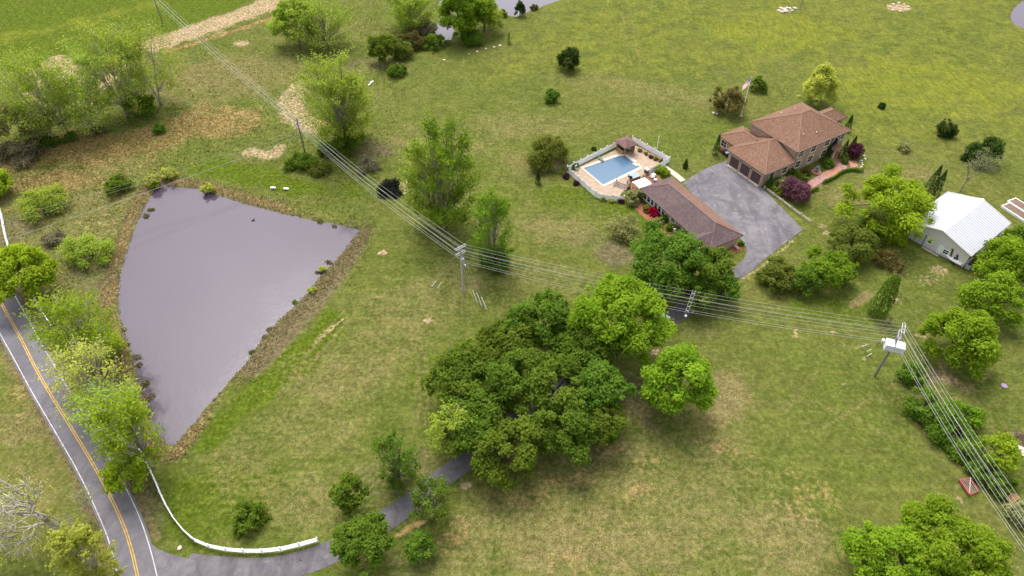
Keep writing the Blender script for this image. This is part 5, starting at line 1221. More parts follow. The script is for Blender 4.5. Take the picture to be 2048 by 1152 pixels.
for i in range(nq):
    for j in range(nq):
        cm.v.append((-1.35 + 2.7 * i / (nq - 1), -1.65 + 3.3 * j / (nq - 1), 2.55 + 0.22 * (1 - (2 * i / (nq - 1) - 1) ** 2)))
for i in range(nq - 1):
    for j in range(nq - 1): cm.f.append((i * nq + j, (i + 1) * nq + j, (i + 1) * nq + j + 1, i * nq + j + 1)); cm.mi.append(0)
cm.build('cover', CANV, cn, True)
for sx in (-1, 1):
    for sy in (-1, 1): MB().tube([(sx * 1.3, sy * 1.6, DZ), (sx * 1.3, sy * 1.6, 2.55)], 0.05, 6).build('pole', WHITE, cn)
def put_at(px, py, z=0.0): p = G(px, py, z); return (p[0], p[1], z)
ht = thing('hot_tub', 'grey blue hot tub on the deck beside the pool', 'hot tub', put_at(1268, 356, DZ), PA)
MB().box(-0.95, 0.95, -0.95, 0.95, 0.0, 0.7).build('cabinet', M('tub_cabinet', (0.13, 0.11, 0.10)), ht); MB().box(-1.0, 1.0, -1.0, 1.0, 0.702, 0.8).build('cover', M('tub_cover', (0.26, 0.32, 0.36)), ht)
def chair(label, px, py, z, mat, rz, group='deck chairs'):
    t = thing('deck_chair', label, 'chair', put_at(px, py, z), rz, group)
    MB().box(-0.3, 0.3, -0.3, 0.3, 0.4, 0.47).build('seat', mat, t); MB().obox((0, 0.34, 0.78), X, np.array([0, 0.97, 0.24]), np.array([0, -0.24, 0.97]), 0.3, 0.03, 0.38).build('backrest', mat, t)
    for sx in (-1, 1):
        for sy in (-1, 1): MB().box(sx * 0.27 - 0.025, sx * 0.27 + 0.025, sy * 0.27 - 0.025, sy * 0.27 + 0.025, 0, 0.4).build('leg', mat, t)
    return t
chair('white chair on the deck by the pool house corner', 1310, 362, DZ, WHITE, 1.0); chair('pale chair on the deck next to the blue cooler', 1304, 356, DZ, WHITE, 2.2); chair('white chair at the left inner pool corner', 1153, 340, 0.05, WHITE, 0.6)
chair('dark chair on the deck under the railing', 1262, 362, DZ, DARKM, 0.2)
t = thing('cooler', 'blue cooler box on the deck', 'cooler', put_at(1307, 352, DZ), PA); MB().box(-0.4, 0.4, -0.3, 0.3, 0, 0.45).build('box', M('blue_plastic', (0.08, 0.16, 0.32)), t); MB().box(-0.42, 0.42, -0.32, 0.32, 0.452, 0.53).build('lid', WHITE, t)
t = thing('grill', 'black grill with white cover at the right end of the deck', 'grill', put_at(1293, 346, 0.05), HA); MB().box(-0.5, 0.5, -0.35, 0.35, 0.1, 0.85).build('body', DARKM, t); MB().tube([(-0.5, 0, 0.95), (0.5, 0, 0.95)], 0.34, 10).build('hood', WHITE, t)
t = thing('patio_table', 'round dark patio table with a white top beside the gazebo', 'table', put_at(1256, 301, 0.05), 0); MB().lathe([(0.3, 0), (0.06, 0.05), (0.06, 0.7)], 10).build('pedestal', DARKM, t); MB().lathe([(0.6, 0.7), (0.6, 0.75)], 14).build('table_top', WHITE, t)
t = thing('lounger', 'green lounge chair on the upper pool terrace', 'lounger', put_at(1201, 320, 0.05), HA + 1.57); MB().box(-0.3, 0.3, -0.9, 0.5, 0.28, 0.36).build('seat', M('green_cloth', (0.10, 0.15, 0.10)), t); MB().obox((0, 0.78, 0.5), X, np.array([0, 0.8, 0.6]), np.array([0, -0.6, 0.8]), 0.3, 0.33, 0.03).build('backrest', M('green_cloth', (0.10, 0.15, 0.10)), t)
for sx in (-0.26, 0.26):
    for sy in (-0.8, 0.45): MB().box(sx - 0.03, sx + 0.03, sy - 0.03, sy + 0.03, 0, 0.28).build('leg', WHITE, t)
# paths and beds
ribbon(smooth_line(xy([(1322, 330), (1335, 338), (1352, 350), (1366, 362)]), 0.4), 0.7, 0.7, 0.03, 0.06).build('concrete_path', CONC, kind='structure')
ribbon(smooth_line(xy([(1268, 404), (1290, 428), (1320, 452), (1345, 470), (1362, 482)]), 0.4), 1.3, 0.9, 0.024, 0.06).build('mulch_bed', MULCH, kind='structure')
MB().prism(xy([(1455, 497), (1475, 486), (1492, 488), (1486, 500), (1466, 508)]), -0.03, 0.024).build('porch_mulch_bed', MULCH, kind='structure')
MB().prism(xy([(1525, 376), (1552, 372), (1584, 360), (1600, 372), (1640, 348), (1668, 330), (1700, 322), (1712, 318), (1722, 332), (1700, 344), (1680, 347), (1650, 366), (1618, 388), (1590, 396), (1560, 396)]), -0.03, 0.018).build('garden_bed', M('garden_mulch', (0.17, 0.10, 0.062), rough=1.0, var=0.45, scale=0.9, bump=0.5), kind='structure')
ribbon(smooth_line(xy([(1606, 377), (1620, 370), (1640, 358), (1660, 346), (1690, 334)]), 0.4), 0.95, 0.95, 0.034, 0.05).build('flagstone_path', PINKP, kind='structure')
for a_, b_ in (((1604, 378), (1622, 369)), ((1654, 350), (1680, 338))):
    ribbon(smooth_line(xy([a_, b_]), 0.4), 0.98, 0.98, 0.040, 0.05).build('brick_panel_path', PINKB, kind='structure')
MB().prism(xy([(1697, 322), (1712, 322), (1716, 332), (1702, 337)]), -0.02, 0.038).build('brick_pad', PINKB, kind='structure')
ribbon(smooth_line(xy([(1664, 308), (1676, 324), (1688, 336)]), 0.4), 1.0, 1.0, 0.037, 0.05).build('brick_walk', PINKP, kind='structure')
sp0, sp1 = G(1664, 306), G(1674, 320); sa = math.atan2(*(sp1 - sp0)[:2][::-1])
st = thing('brick_steps', 'pink brick steps from the front door down to the path', 'steps', (sp0[0], sp0[1], 0), sa)
for k in range(7): MB().box(0.55 * k, 0.55 * k + 0.45, -1.1, 1.1, 0.02, 0.42 - 0.05 * k).build('tread', PINKB, st)
ft = thing('garden_fountain', 'tiered grey stone fountain in the round bed by the house', 'fountain', put_at(1632, 345, 0.03))
FST = M('fountain_stone', (0.13, 0.14, 0.16), var=0.2)
MB().lathe([(1.05, 0), (1.1, 0.25), (0.98, 0.28), (0.9, 0.15)], 16).build('basin', PINKB, ft)
MB().lathe([(0.3, 0.1), (0.16, 0.3), (0.14, 0.8), (0.62, 0.95), (0.66, 1.02), (0.3, 0.98), (0.1, 1.0), (0.09, 1.4), (0.4, 1.52), (0.42, 1.57), (0.1, 1.55), (0.07, 1.8), (0.16, 1.9), (0.02, 2.1)], 14).build('tiers', FST, ft)
MB().lathe([(0.88, 0.2), (0.3, 0.21)], 14).build('water', M('fountain_water', (0.08, 0.10, 0.12), rough=0.1), ft)
lp = thing('garden_lamp', 'globe lamp on a dark post beside the front steps', 'lamp', put_at(1667, 304)); MB().tube([(0, 0, 0), (0, 0, 1.5)], [0.06, 0.04], 6).build('post', DARKM, lp); MB().lathe([(0.05, 1.5), (0.24, 1.6), (0.3, 1.78), (0.22, 1.98), (0.04, 2.06)], 10).build('globe', WHITE, lp, True)
def rock_mesh(seed, s):
    r = np.random.default_rng(seed); bm = bmesh.new(); bmesh.ops.create_icosphere(bm, subdivisions=1, radius=1)
    for v in bm.verts: v.co = Vector(np.array(v.co) * (0.75 + 0.5 * r.random()) * np.array([s, s * 0.8, s * 0.55]))
    me = bpy.data.meshes.new('rock'); bm.to_mesh(me); bm.free(); me.materials.append(ROCK); return me
RM = [rock_mesh(i, 1.0) for i in range(5)]
NTH = ['first', 'second', 'third', 'fourth', 'fifth', 'sixth', 'seventh', 'eighth', 'ninth']
def rocks(label, pts, group, s=0.35, name='rock'):
    pts = sorted(pts)
    for i, (x, y) in enumerate(pts):
        p = G(x, y); o = bpy.data.objects.new(name, RM[i % 5]); COL.objects.link(o); k = s * (0.7 + 0.6 * random.random())
        o.location = (p[0], p[1], k * 0.25); o.scale = (k, k, k); o.rotation_euler = (0, 0, random.random() * 6); tag(o, (label if len(pts) == 1 else NTH[i] + ' ' + label), 'rock', group)
for i, (x, y) in enumerate([(1280, 301), (1292, 307), (1302, 314), (1312, 318), (1322, 322)]):
    shrub(NTH[i] + ' small plant from the left in the bed beyond the pool', x, y, 4.5, ('brown', 'olive', 'maroon', 'mid', 'brown')[i], 0.7, group='small plants in the bed beyond the pool')
rocks('pale edging stone from the left at the outer curve of the garden bed', [(1722, 322), (1724, 326), (1725, 330), (1723, 334), (1720, 338), (1730, 318), (1728, 312)], 'edging stones of the garden bed', 0.4)
rocks('pale stone from the left in the pile at the top edge', [(1558, 22), (1562, 18), (1568, 20), (1574, 17), (1580, 18), (1584, 22), (1571, 24), (1564, 25), (1590, 18)], 'stones of the pile', 0.8)
rocks('pale stone from the left in the broken row on the lawn below the creek', [(938, 108), (955, 104), (972, 98), (988, 95), (1000, 92), (888, 121)], 'row of stones below the creek', 0.45)
rocks('pale stone from the left ringing the fire pit', [(1780, 14), (1786, 9), (1797, 7), (1808, 9), (1816, 14), (1812, 20), (1800, 23), (1786, 21)], 'stones round the fire pit', 0.55)
rocks('white stone from the left beside the broad brownish tree near the flagpole', [(1427, 227), (1434, 228)], 'stones near the flagpole', 0.4)
rocks('pale slab from the left beside the burnt pile at the right edge', [(2040, 902), (2046, 908), (2036, 899)], 'slabs at the right edge', 0.75)
rocks('white boulder on the verge at the driveway mouth', [(360, 1096)], 'verge boulder', 0.5, 'boulder')

# ------------------------------------------------------------------ flagpole and flag
fp = G(1482, 232); FH = zat(1482, 232, 153)
flp = thing('flagpole', 'white flagpole on the lawn left of the house', 'flagpole', (fp[0], fp[1], 0))
MB().tube([(0, 0, 0), (0, 0, FH)], [0.09, 0.045], 8).build('pole', WHITE, flp); MB().lathe([(0.02, 0), (0.11, 0.06), (0.11, 0.14), (0.02, 0.2)], 8, (0, 0, FH)).build('finial', YELP, flp); MB().lathe([(0.45, 0), (0.4, 0.15), (0.15, 0.3)], 10).build('footing', CONC, flp)
fm = MB(); nu, nv = 14, 13
FLW, FLH = 3.0, 1.9
for j in range(nv + 1):
    for i in range(nu + 1):
        u, v = i / nu, j / nv
        fm.v.append((-0.08 - 1.3 * u + 0.12 * math.sin(5 * u + v * 2), 0.22 * math.sin(6 * u + 2.0 * v), FH - 0.25 - FLH * v - 1.9 * u * (0.75 + 0.25 * u)))
for j in range(nv):
    for i in range(nu):
        fm.f.append((j * (nu + 1) + i, j * (nu + 1) + i + 1, (j + 1) * (nu + 1) + i + 1, (j + 1) * (nu + 1) + i))
        fm.mi.append(2 if (i < 6 and j < 7) else (0 if j % 2 == 0 else 1))
flag = thing('national_flag', 'striped red and white flag with blue corner hanging on the flagpole', 'flag', (fp[0], fp[1], 0))
fm.build('cloth', [leaf_mat('flag_red', (0.62, 0.14, 0.19), (0.62, 0.14, 0.19), 0.5, 0), leaf_mat('flag_white', (0.86, 0.86, 0.88), (0.86, 0.86, 0.88), 0.5, 0), leaf_mat('flag_blue', (0.06, 0.09, 0.26), (0.06, 0.09, 0.26), 0.5, 0)], flag)
sm_ = MB()
for j in range(5):
    for i in range(6):
        u, v = (i + 0.5) / 14, (j + 0.7) / 13 * 1.25
        c = np.array((-0.08 - 1.3 * u + 0.12 * math.sin(5 * u + v * 2), 0.22 * math.sin(6 * u + 2.0 * v) - 0.02, FH - 0.25 - FLH * v - 1.9 * u * (0.75 + 0.25 * u)))
        sm_.obox(c, X, Y, UP, 0.03, 0.004, 0.035)
sm_.build('stars', WHITE, flag)
t = thing('white_pole', 'slim white pole standing outside the upper right pool fence', 'pole', put_at(1313, 302)); MB().tube([(0, 0, 0), (0, 0, zat(1313, 302, 272))], 0.07, 6).build('shaft', WHITE, t); MB().lathe([(0.09, 0), (0.02, 0.1)], 6, (0, 0, zat(1313, 302, 272))).build('cap', WHITE, t)

# ------------------------------------------------------------------ utility poles and wires
poles = {}
def utility_pole(key, label, bx, by, ty, arm_dir, arms, h=None, wood=None):
    b = G(bx, by) if by is not None else bx; Hp = h or zat(bx, by, ty)
    a = np.array([math.cos(math.radians(arm_dir)), math.sin(math.radians(arm_dir)), 0]); n = np.array([-a[1], a[0], 0])
    t = thing('utility_pole', label, 'utility pole', (b[0], b[1], 0), 0, 'utility poles of the power line')
    MB().tube([(0, 0, -0.2), (0, 0, Hp)], [0.21, 0.14], 8).build('pole', wood or WOODG, t)
    for z, L in arms:
        for s in (-1, 1): 
            ar = MB().obox(n * 0.2 * s + UP * (Hp - z), a, n, UP, L, 0.055, 0.07).build('crossarm', M('grey_crossarm', (0.40, 0.38, 0.37), var=0.15), t)
        for k in (-0.9, -0.35, 0.35, 0.9): MB().lathe([(0.03, 0), (0.09, 0.05), (0.05, 0.12), (0.09, 0.18), (0.03, 0.28)], 6, tuple(a * L * k + UP * (Hp - z + 0.09))).build('insulator', M('glazed_insulator', (0.60, 0.60, 0.62), rough=0.25), t)
        for s in (-1, 1): MB().tube([UP * (Hp - z - 0.75) + n * 0.16, a * L * 0.55 * s + UP * (Hp - z - 0.07) + n * 0.2], 0.025, 4).build('brace', GALV, t)
    poles[key] = (b, Hp, a, n, t); return t
ARM = [(0.25, 1.15), (1.55, 1.0)]
utility_pole('A', 'grey utility pole at the top left field edge', 327, 50, -14, 20, ARM)
utility_pole('B', 'dark wooden utility pole standing in the bare earth above the pond', 612, 313, 237, 33, [(1.2, 0.9)])
utility_pole('C', 'tall grey utility pole with two crossarms in the middle of the lawn', 927, 586, 493, 40, ARM, wood=M('bleached_pole', (0.42, 0.40, 0.39), rough=0.9, var=0.15, scale=1.0))
utility_pole('E', 'utility pole carrying two big white cabinets right of the driveway lawn', 1749, 752, 655, 62, ARM)
far = G(2075, 1290); utility_pole('F', 'utility pole of the line beyond the lower right corner', far, None, None, 25, ARM, 11.5)
bC, hC, aC, nC, tC = poles['C']
MB().lathe([(0.26, 0), (0.3, 0.08), (0.3, 0.85), (0.24, 0.95), (0.05, 1.0)], 10, tuple(nC * -0.5 + UP * (hC - 3.4))).build('transformer', GALV, tC)
MB().obox(-nC * 0.9 + UP * (hC - 3.6), aC, nC, UP, 0.12, 0.45, 0.08).build('bracket', GALV, tC)
bE, hE, aE, nE, tE = poles['E']
CABW = M('white_cabinet_paint', (0.80, 0.80, 0.82), rough=0.4, var=0.04)
fx = np.array([0.93, -0.36, 0.0]); fx /= np.linalg.norm(fx); fy = np.array([-fx[1], fx[0], 0])
zc_ = hE - 4.2
MB().obox(UP * (zc_ - 0.08) - fy * 0.6, fx, fy, UP, 1.4, 0.85, 0.06).build('platform', GALV, tE)
for s in (-1, 1):
    cb_ = MB().obox(fx * 0.74 * s + UP * (zc_ + 0.5) - fy * 0.6, fx, fy, UP, 0.60, 0.74, 0.5).build('cabinet', CABW, tE)
    MB().obox(fx * 0.74 * s + UP * (zc_ + 1.025) - fy * 0.6, fx, fy, UP, 0.63, 0.77, 0.025).build('cabinet_lid', WHITE, cb_)
    MB().obox(fx * 0.74 * s + UP * (zc_ + 0.5) - fy * 1.355, fx, fy, UP, 0.53, 0.012, 0.42).build('cabinet_door', M('cabinet_door_grey', (0.56, 0.57, 0.61), rough=0.4, var=0.04), cb_)
for q_, zz in ((-fx * 1.6 + fy * 0.1, 0.1), (fx * 0.35 + fy * 0.8, 0.6), (-fx * 0.2 - fy * 1.1, -0.4)):
    MB().lathe([(0.18, 0), (0.24, 0.06), (0.24, 0.5), (0.1, 0.6)], 8, tuple(q_ + UP * (zc_ + zz))).build('bushing', WHITE, tE)

def hang(p, q, sag, n=18):
    p, q = np.array(p), np.array(q); return [p + (q - p) * k / n - UP * sag * 4 * (k / n) * (1 - k / n) for k in range(n + 1)]
ATT = [(0.95, 0.02), (0.05, 0.10), (-0.95, 0.02), (0.8, -1.32), (-0.1, -1.34), (-0.85, -1.32), (0.0, -3.1), (0.0, -3.55)]
NAMES = ['outermost far side', 'middle', 'near side']
ORD = ['very', 'second', 'third', 'fourth', 'fifth', 'sixth', 'seventh', 'lowest']
def att(key, i):
    b, h, a, n, t_ = poles[key]; o, dz = ATT[i]
    off = {'B': 0.75}.get(key, 1.0)
    return b + a * o * off + UP * (h + dz + (-0.05 if key != 'B' else -0.85 if i < 3 else 0.0))
spans = [('A', 'B', 0.8, 'between the top left pole and the pole above the pond', range(6)), ('B', 'C', 1.0, 'between the pole above the pond and the middle pole', range(7)),
         ('C', 'E', 1.3, 'between the middle pole and the cabinet pole', range(8)), ('E', 'F', 0.9, 'from the cabinet pole to the lower right corner', range(8))]
wire_pts = {}
for ka, kb, sag, where, idxs in spans:
    for i in idxs:
        p, q = att(ka, i), att(kb, i); mid = (p + q) / 2; w = MB()
        pts = hang(p, q, sag * (1 + 0.06 * i)); wire_pts[(ka, kb, i)] = pts
        w.tube(pts, 0.029 if i in (3, 6, 7) else 0.022, 4); rebase(w, mid)
        o = w.build('overhead_wire', WIREM); o.location = tuple(map(float, mid))
        tag(o, f'{ORD[i]} highest overhead wire {where}' if i < 7 else f'lowest overhead wire {where}', 'wire', 'overhead wires ' + where)
# service wires from the pole above the pond to the left edge
bB = poles['B'][0]
for i, (sx, sy, ex, ey, lab) in enumerate(((606, 282, -30, 494, 'lowest service wire crossing the pond head to the left edge'), (603, 272, -40, 462, 'middle service wire crossing the old field to the left edge'), (601, 264, -40, 452, 'upper service wire crossing the old field to the left edge'))):
    p = bB + UP * (5.6 + 0.8 * i) + np.array([-0.2, 0, 0]); q = G(ex, ey, 6.0); w = MB(); mid = (p + q) / 2
    w.tube(hang(p, q, 0.5, 14), 0.04 if i == 0 else 0.022, 4); rebase(w, mid); o = w.build('service_wire', WIREM); o.location = tuple(map(float, mid)); tag(o, lab, 'wire', 'service wires to the left edge')
# a spacer that ties the wires together above the driveway
sp = wire_pts[('C', 'E', 0)]; k0 = min(range(len(sp)), key=lambda k: abs(proj(sp[k])[0] - 1381))
lo_ = wire_pts[('C', 'E', 7)][k0]; hi_ = sp[k0]
t = thing('wire_spacer', 'two parallel pale rods tying the overhead wires together above the driveway', 'wire spacer', tuple(hi_))
for s in (-0.22, 0.22):
    dd = np.array([s, -s * 0.3, 0]); MB().tube([dd + [0, 0, 0.25], lo_ - hi_ + dd - [0, 0, 0.3]], 0.05, 5).build('rod', M('pale_rod', (0.55, 0.54, 0.53)), t)
for z in np.linspace(0.1, 0.95, 5): q = (lo_ - hi_) * z; MB().obox(q, np.array([0.958, -0.287, 0]), np.array([0.287, 0.958, 0]), UP, 0.24, 0.04, 0.04).build('clamp', GALV, t)
MB().lathe([(0.05, 0), (0.2, 0.1), (0.22, 0.3), (0.05, 0.45)], 8, tuple(lo_ - hi_ - [0.1, 0.3, 0.9])).build('weight', WHITE, t); MB().tube([lo_ - hi_ - [0, 0, 0.3], lo_ - hi_ - [0.1, 0.3, 0.5]], 0.03, 4).build('link', GALV, t)
# guy wires with guards
def guy(label, px, py, key, z, mat=WHITE, L=2.6):
    a = G(px, py); b, h, *_ = poles[key]; e = b + UP * (h - z); d = (e - a) / np.linalg.norm(e - a)
    t = thing('guy_wire', label, 'guy wire', tuple(a), 0, 'guy wires of the poles')
    MB().tube([(0, 0, 0), e - a], 0.014, 4).build('strand', GALV, t); MB().tube([d * 0.3, d * (0.3 + L)], 0.075, 6).build('guard', mat, t)
    MB().tube([-d * 0.3, d * 0.4], 0.03, 5).build('anchor_rod', GALV, t)
guy('guy wire with a yellow guard right of the middle pole foot', 949, 606, 'C', 3.2, YELP); guy('white guarded guy wire next to the yellow one at the middle pole', 955, 608, 'C', 1.6)
guy('middle white guarded guy wire right of the middle pole', 964, 613, 'C', 0.6); guy('outermost white guarded guy wire right of the middle pole', 975, 622, 'C', 0.4)
guy('outer white guarded guy wire left of the middle pole', 863, 574, 'C', 0.6, L=1.8); guy('inner white guarded guy wire left of the middle pole', 874, 578, 'C', 1.6, L=1.8)
guy('upper guarded guy wire left of the cabinet pole', 1722, 694, 'E', 0.6, L=1.6); guy('middle guarded guy wire left of the cabinet pole', 1733, 704, 'E', 1.2, L=1.4); guy('lower guarded guy wire left of the cabinet pole', 1732, 714, 'E', 2.0, L=1.6)
guy('guarded guy wire below right of the cabinet pole foot', 1803, 758, 'E', 1.4, L=1.4)

# ------------------------------------------------------------------ small things
def bench(label, px, py):
    t = thing('stone_bench', label, 'bench', put_at(px, py), math.radians(-6), 'stone benches on the dam')
    MB().box(-0.55, 0.55, -0.22, 0.22, 0.36, 0.46).build('seat', WHITE, t)
    for s in (-0.36, 0.36): MB().box(s - 0.1, s + 0.1, -0.16, 0.16, 0, 0.36).build('leg', CONC, t)
bench('left of the two pale benches on the dam above the pond', 547, 378); bench('right of the two pale benches on the dam above the pond', 573, 380)
t = thing('floating_duck', 'small dark duck floating on the upper pond', 'duck', put_at(506, 441, WZ), 0.6)
dkm = MB(); dkm.tube([(-0.34, 0, 0.16), (-0.22, 0, 0.09), (0, 0, 0.08), (0.2, 0, 0.1), (0.28, 0, 0.2), (0.30, 0, 0.34), (0.36, 0, 0.40), (0.44, 0, 0.38), (0.54, 0, 0.36)], [0.02, 0.11, 0.17, 0.14, 0.07, 0.055, 0.075, 0.055, 0.015], 8)
dkm.build('body', DARKM, t, True)
t = thing('white_log', 'pale fallen log at the ditch above the large open tree', 'log', put_at(742, 168), math.radians(70)); MB().tube([(-1.3, 0, 0.2), (0, 0.05, 0.24), (1.3, 0, 0.2)], [0.2, 0.24, 0.17], 7).build('trunk', WHITE, t); MB().tube([(0.3, 0, 0.3), (0.7, 0.5, 0.5)], [0.08, 0.03], 5).build('stub', WHITE, t)
t = thing('dead_branch', 'thin pale dead branch leaning at the creek', 'branch', put_at(858, 25), 0); MB().tube([(0, 0, 0.1), (-1.4, 1.0, 2.2), (-2.2, 1.6, 3.6)], [0.16, 0.12, 0.05], 6).build('stem', BARKP, t)
# raised garden beds
rb0, rb1, rb2 = G(2024, 396), G(2000, 415), G(2048, 446); ra_ = math.atan2(*(rb2 - rb1)[:2][::-1])
for k, lab in enumerate(('nearer long raised bed with white frame at the right edge', 'farther long raised bed with white frame at the right edge')):
    o_ = rb1 + (rb0 - rb1) * (0.5 * k + 0.02); wdt = float(np.linalg.norm(rb0 - rb1)) * 0.5 - 0.1
    t = thing('raised_bed', lab, 'garden bed', tuple(o_), ra_, 'raised garden beds')
    LB = 9.5
    for y0, y1, x0, x1 in ((0, 0.16, 0, LB), (wdt - 0.16, wdt, 0, LB), (0.16, wdt - 0.16, 0, 0.16), (0.16, wdt - 0.16, LB - 0.16, LB)): MB().box(x0, x1, y0, y1, 0, 0.5).build('board', WHITE, t)
    MB().box(0.16, LB - 0.16, 0.16, wdt - 0.16, 0, 0.4).build('soil', SOIL, t)
# red steel frame under the wires
q0, q1, q2, q3 = [G(*p) for p in ((1916, 962), (1938, 958), (1954, 984), (1936, 992))]
rc = (q0 + q1 + q2 + q3) / 4; RED = M('faded_red_paint', (0.36, 0.075, 0.095), rough=0.7, var=0.25)
t = thing('red_frame', 'faded red steel harrow frame lying under the right hand wires', 'farm frame', tuple(rc))
Qs = [q - rc + [0, 0, 0.35] for q in (q0, q1, q2, q3)]
for k in range(4): MB().tube([Qs[k], Qs[(k + 1) % 4]], 0.09, 5).build('bar', RED, t)
MB().tube([Qs[0] + [0, 0, 0.06], (Qs[1] + Qs[2]) / 2 + [0, 0, 0.06]], 0.05, 5).build('bar', RED, t); MB().tube([Qs[1] + [0, 0, 0.1], Qs[3] + [0, 0, 0.1]], 0.06, 5).build('bar', M('pale_pink_paint', (0.55, 0.36, 0.34)), t); MB().tube([Qs[0] + [0, 0, 0.16], Qs[3] + [0, 0, 0.16]], 0.12, 6).build('roller', RED, t)
for k in range(6): MB().tube([Qs[0] + (Qs[1] - Qs[0]) * (k + 0.5) / 6 + [0, 0, 0.03], Qs[3] + (Qs[2] - Qs[3]) * (k + 0.5) / 6 + [0, 0, 0.03]], 0.035, 4).build('tine_bar', M('grey_tine', (0.33, 0.29, 0.28)), t)
for q in Qs: MB().tube([q - [0, 0, 0.35], q], 0.05, 5).build('leg', RED, t)
# things by the barn: white boat-like trailer, unit, tank
t = thing('covered_boat', 'small white covered boat on the grass at the barn front', 'boat', put_at(1906, 524, 0), BA + math.radians(92))
hull = []
for x_, w0, z0 in ((-1.5, 0.75, 0.3), (-0.6, 0.85, 0.25), (0.5, 0.75, 0.28), (1.3, 0.4, 0.4), (1.75, 0.05, 0.6)):
    hull.append([(x_, -w0 * 0.6, z0), (x_, -w0, 0.75), (x_, 0, 1.0 - 0.1 * abs(x_)), (x_, w0, 0.75), (x_, w0 * 0.6, z0)])
hm = MB(); nh = 5; hm.add([p for r in hull for p in r], [(i * nh + j, i * nh + (j + 1) % nh, (i + 1) * nh + (j + 1) % nh, (i + 1) * nh + j) for i in range(4) for j in range(nh)] + [(4, 3, 2, 1, 0), (20, 21, 22, 23, 24)])
hm.build('hull', WHITE, t); MB().obox((0.1, 0, 1.1), X, Y, UP, 0.12, 0.35, 0.14).build('windshield', DARKM, t)
for s in (-1, 1): MB().tube([(-0.3, s * 0.75, 0.25), (-0.3, s * 0.9, 0.25)], 0.25, 10).build('wheel', DARKM, t)
t = thing('air_unit', 'grey air conditioning unit at the right barn corner', 'air unit', tuple(BP(1.0, -w_ - 0.7)), BA); MB().box(-0.5, 0.5, -0.45, 0.45, 0.05, 0.95).build('case', GALV, t); MB().lathe([(0.38, 0), (0.38, 0.05)], 12, (0, 0, 0.955)).build('fan_guard', DARKM, t)
t = thing('air_unit', 'white air conditioning unit at the pool house wall', 'air unit', tuple(PP(12.0, -0.25)), PA); MB().box(-0.45, 0.45, -0.4, 0.4, 0.05, 0.95).build('case', WHITE, t); MB().lathe([(0.33, 0), (0.33, 0.05)], 12, (0, 0, 0.955)).build('fan_guard', DARKM, t)
t = thing('lumber_pile', 'grey boards stacked against the barn front', 'lumber', tuple(BP(-0.4, -0.2)), BA + math.pi / 2)
for k in range(5): MB().box(-1.6 + 0.1 * k, 1.6 + 0.1 * k, -0.3 + 0.14 * (k % 3), -0.18 + 0.14 * (k % 3), 0.05 + 0.09 * (k // 3), 0.13 + 0.09 * (k // 3)).build('board', WOODL, t)
for k, (w0, h0) in enumerate(((-3.4, 2.6), (-4.6, 2.0))):
    r = np.random.default_rng(k); n = 120; P = np.stack([0.33 + r.random(n) * 0.06, w0 + 0.35 * (r.random(n) - 0.5) + np.linspace(-0.3, 0.3, n), np.linspace(0.1, h0, n)], 1)
    b_ = BP(0, 0); t = thing('climbing_vine', ('taller', 'shorter')[k] + ' thin vine climbing the barn front', 'vine', tuple(b_), BA); put('leaves', leaf_mesh('leaves', leaf_quads(P, r.normal(size=(n, 3)) * 0.4 + [-1, 0, 0.3], np.full(n, 0.1), np.full(n, 0.06), r), r.random(n), LM('brown')), t); MB().tube([(0.4, w0 - 0.3, 0), (0.4, w0 + 0.3, h0)], 0.02, 4).build('stem', BARKD, t)
# bins by the garage
t = thing('wheelbarrow', 'red wheelbarrow at the left side of the garage', 'wheelbarrow', tuple(HP(-4.6, 1.9)), HA)
MB().add([(-0.5, -0.3, 0.75), (0.5, -0.3, 0.75), (0.5, 0.3, 0.75), (-0.5, 0.3, 0.75), (-0.25, -0.2, 0.35), (0.35, -0.2, 0.35), (0.35, 0.2, 0.35), (-0.25, 0.2, 0.35)], [(0, 1, 5, 4), (1, 2, 6, 5), (2, 3, 7, 6), (3, 0, 4, 7), (4, 5, 6, 7)]).build('tray', M('barrow_red', (0.50, 0.04, 0.07)), t)
for s in (-1, 1): MB().tube([(0.8, 0, 0.2), (-0.9, s * 0.28, 0.6)], 0.03, 5).build('handle', WOODB, t); MB().tube([(-0.3, s * 0.2, 0.4), (-0.35, s * 0.22, 0)], 0.025, 5).build('leg', DARKM, t)
MB().tube([(0.75, -0.06, 0.2), (0.75, 0.06, 0.2)], 0.2, 10).build('wheel', DARKM, t)
for k, (u, v, lab) in enumerate(((-3.3, 2.0, 'dark wheeled bin left of the other bin at the garage side'), (-2.3, 1.9, 'dark wheeled bin with pale lid nearest the garage'))):
    t = thing('wheeled_bin', lab, 'bin', tuple(HP(u, v)), HA, 'bins at the garage'); MB().add([(-0.28, -0.3, 0.05), (0.28, -0.3, 0.05), (0.28, 0.3, 0.05), (-0.28, 0.3, 0.05), (-0.34, -0.38, 1.0), (0.34, -0.38, 1.0), (0.34, 0.38, 1.0), (-0.34, 0.38, 1.0)], [(3, 2, 1, 0), (0, 1, 5, 4), (1, 2, 6, 5), (2, 3, 7, 6), (3, 0, 4, 7), (4, 5, 6, 7)]).build('body', M('bin_green', (0.03, 0.05, 0.05)), t)
    MB().box(-0.36, 0.36, -0.42, 0.4, 1.005, 1.08).build('lid', DARKM if k == 0 else GALV, t)
    for s in (-1, 1): MB().tube([(s * 0.26, 0.34, 0.12), (s * 0.32, 0.34, 0.12)], 0.12, 8).build('wheel', DARKM, t)
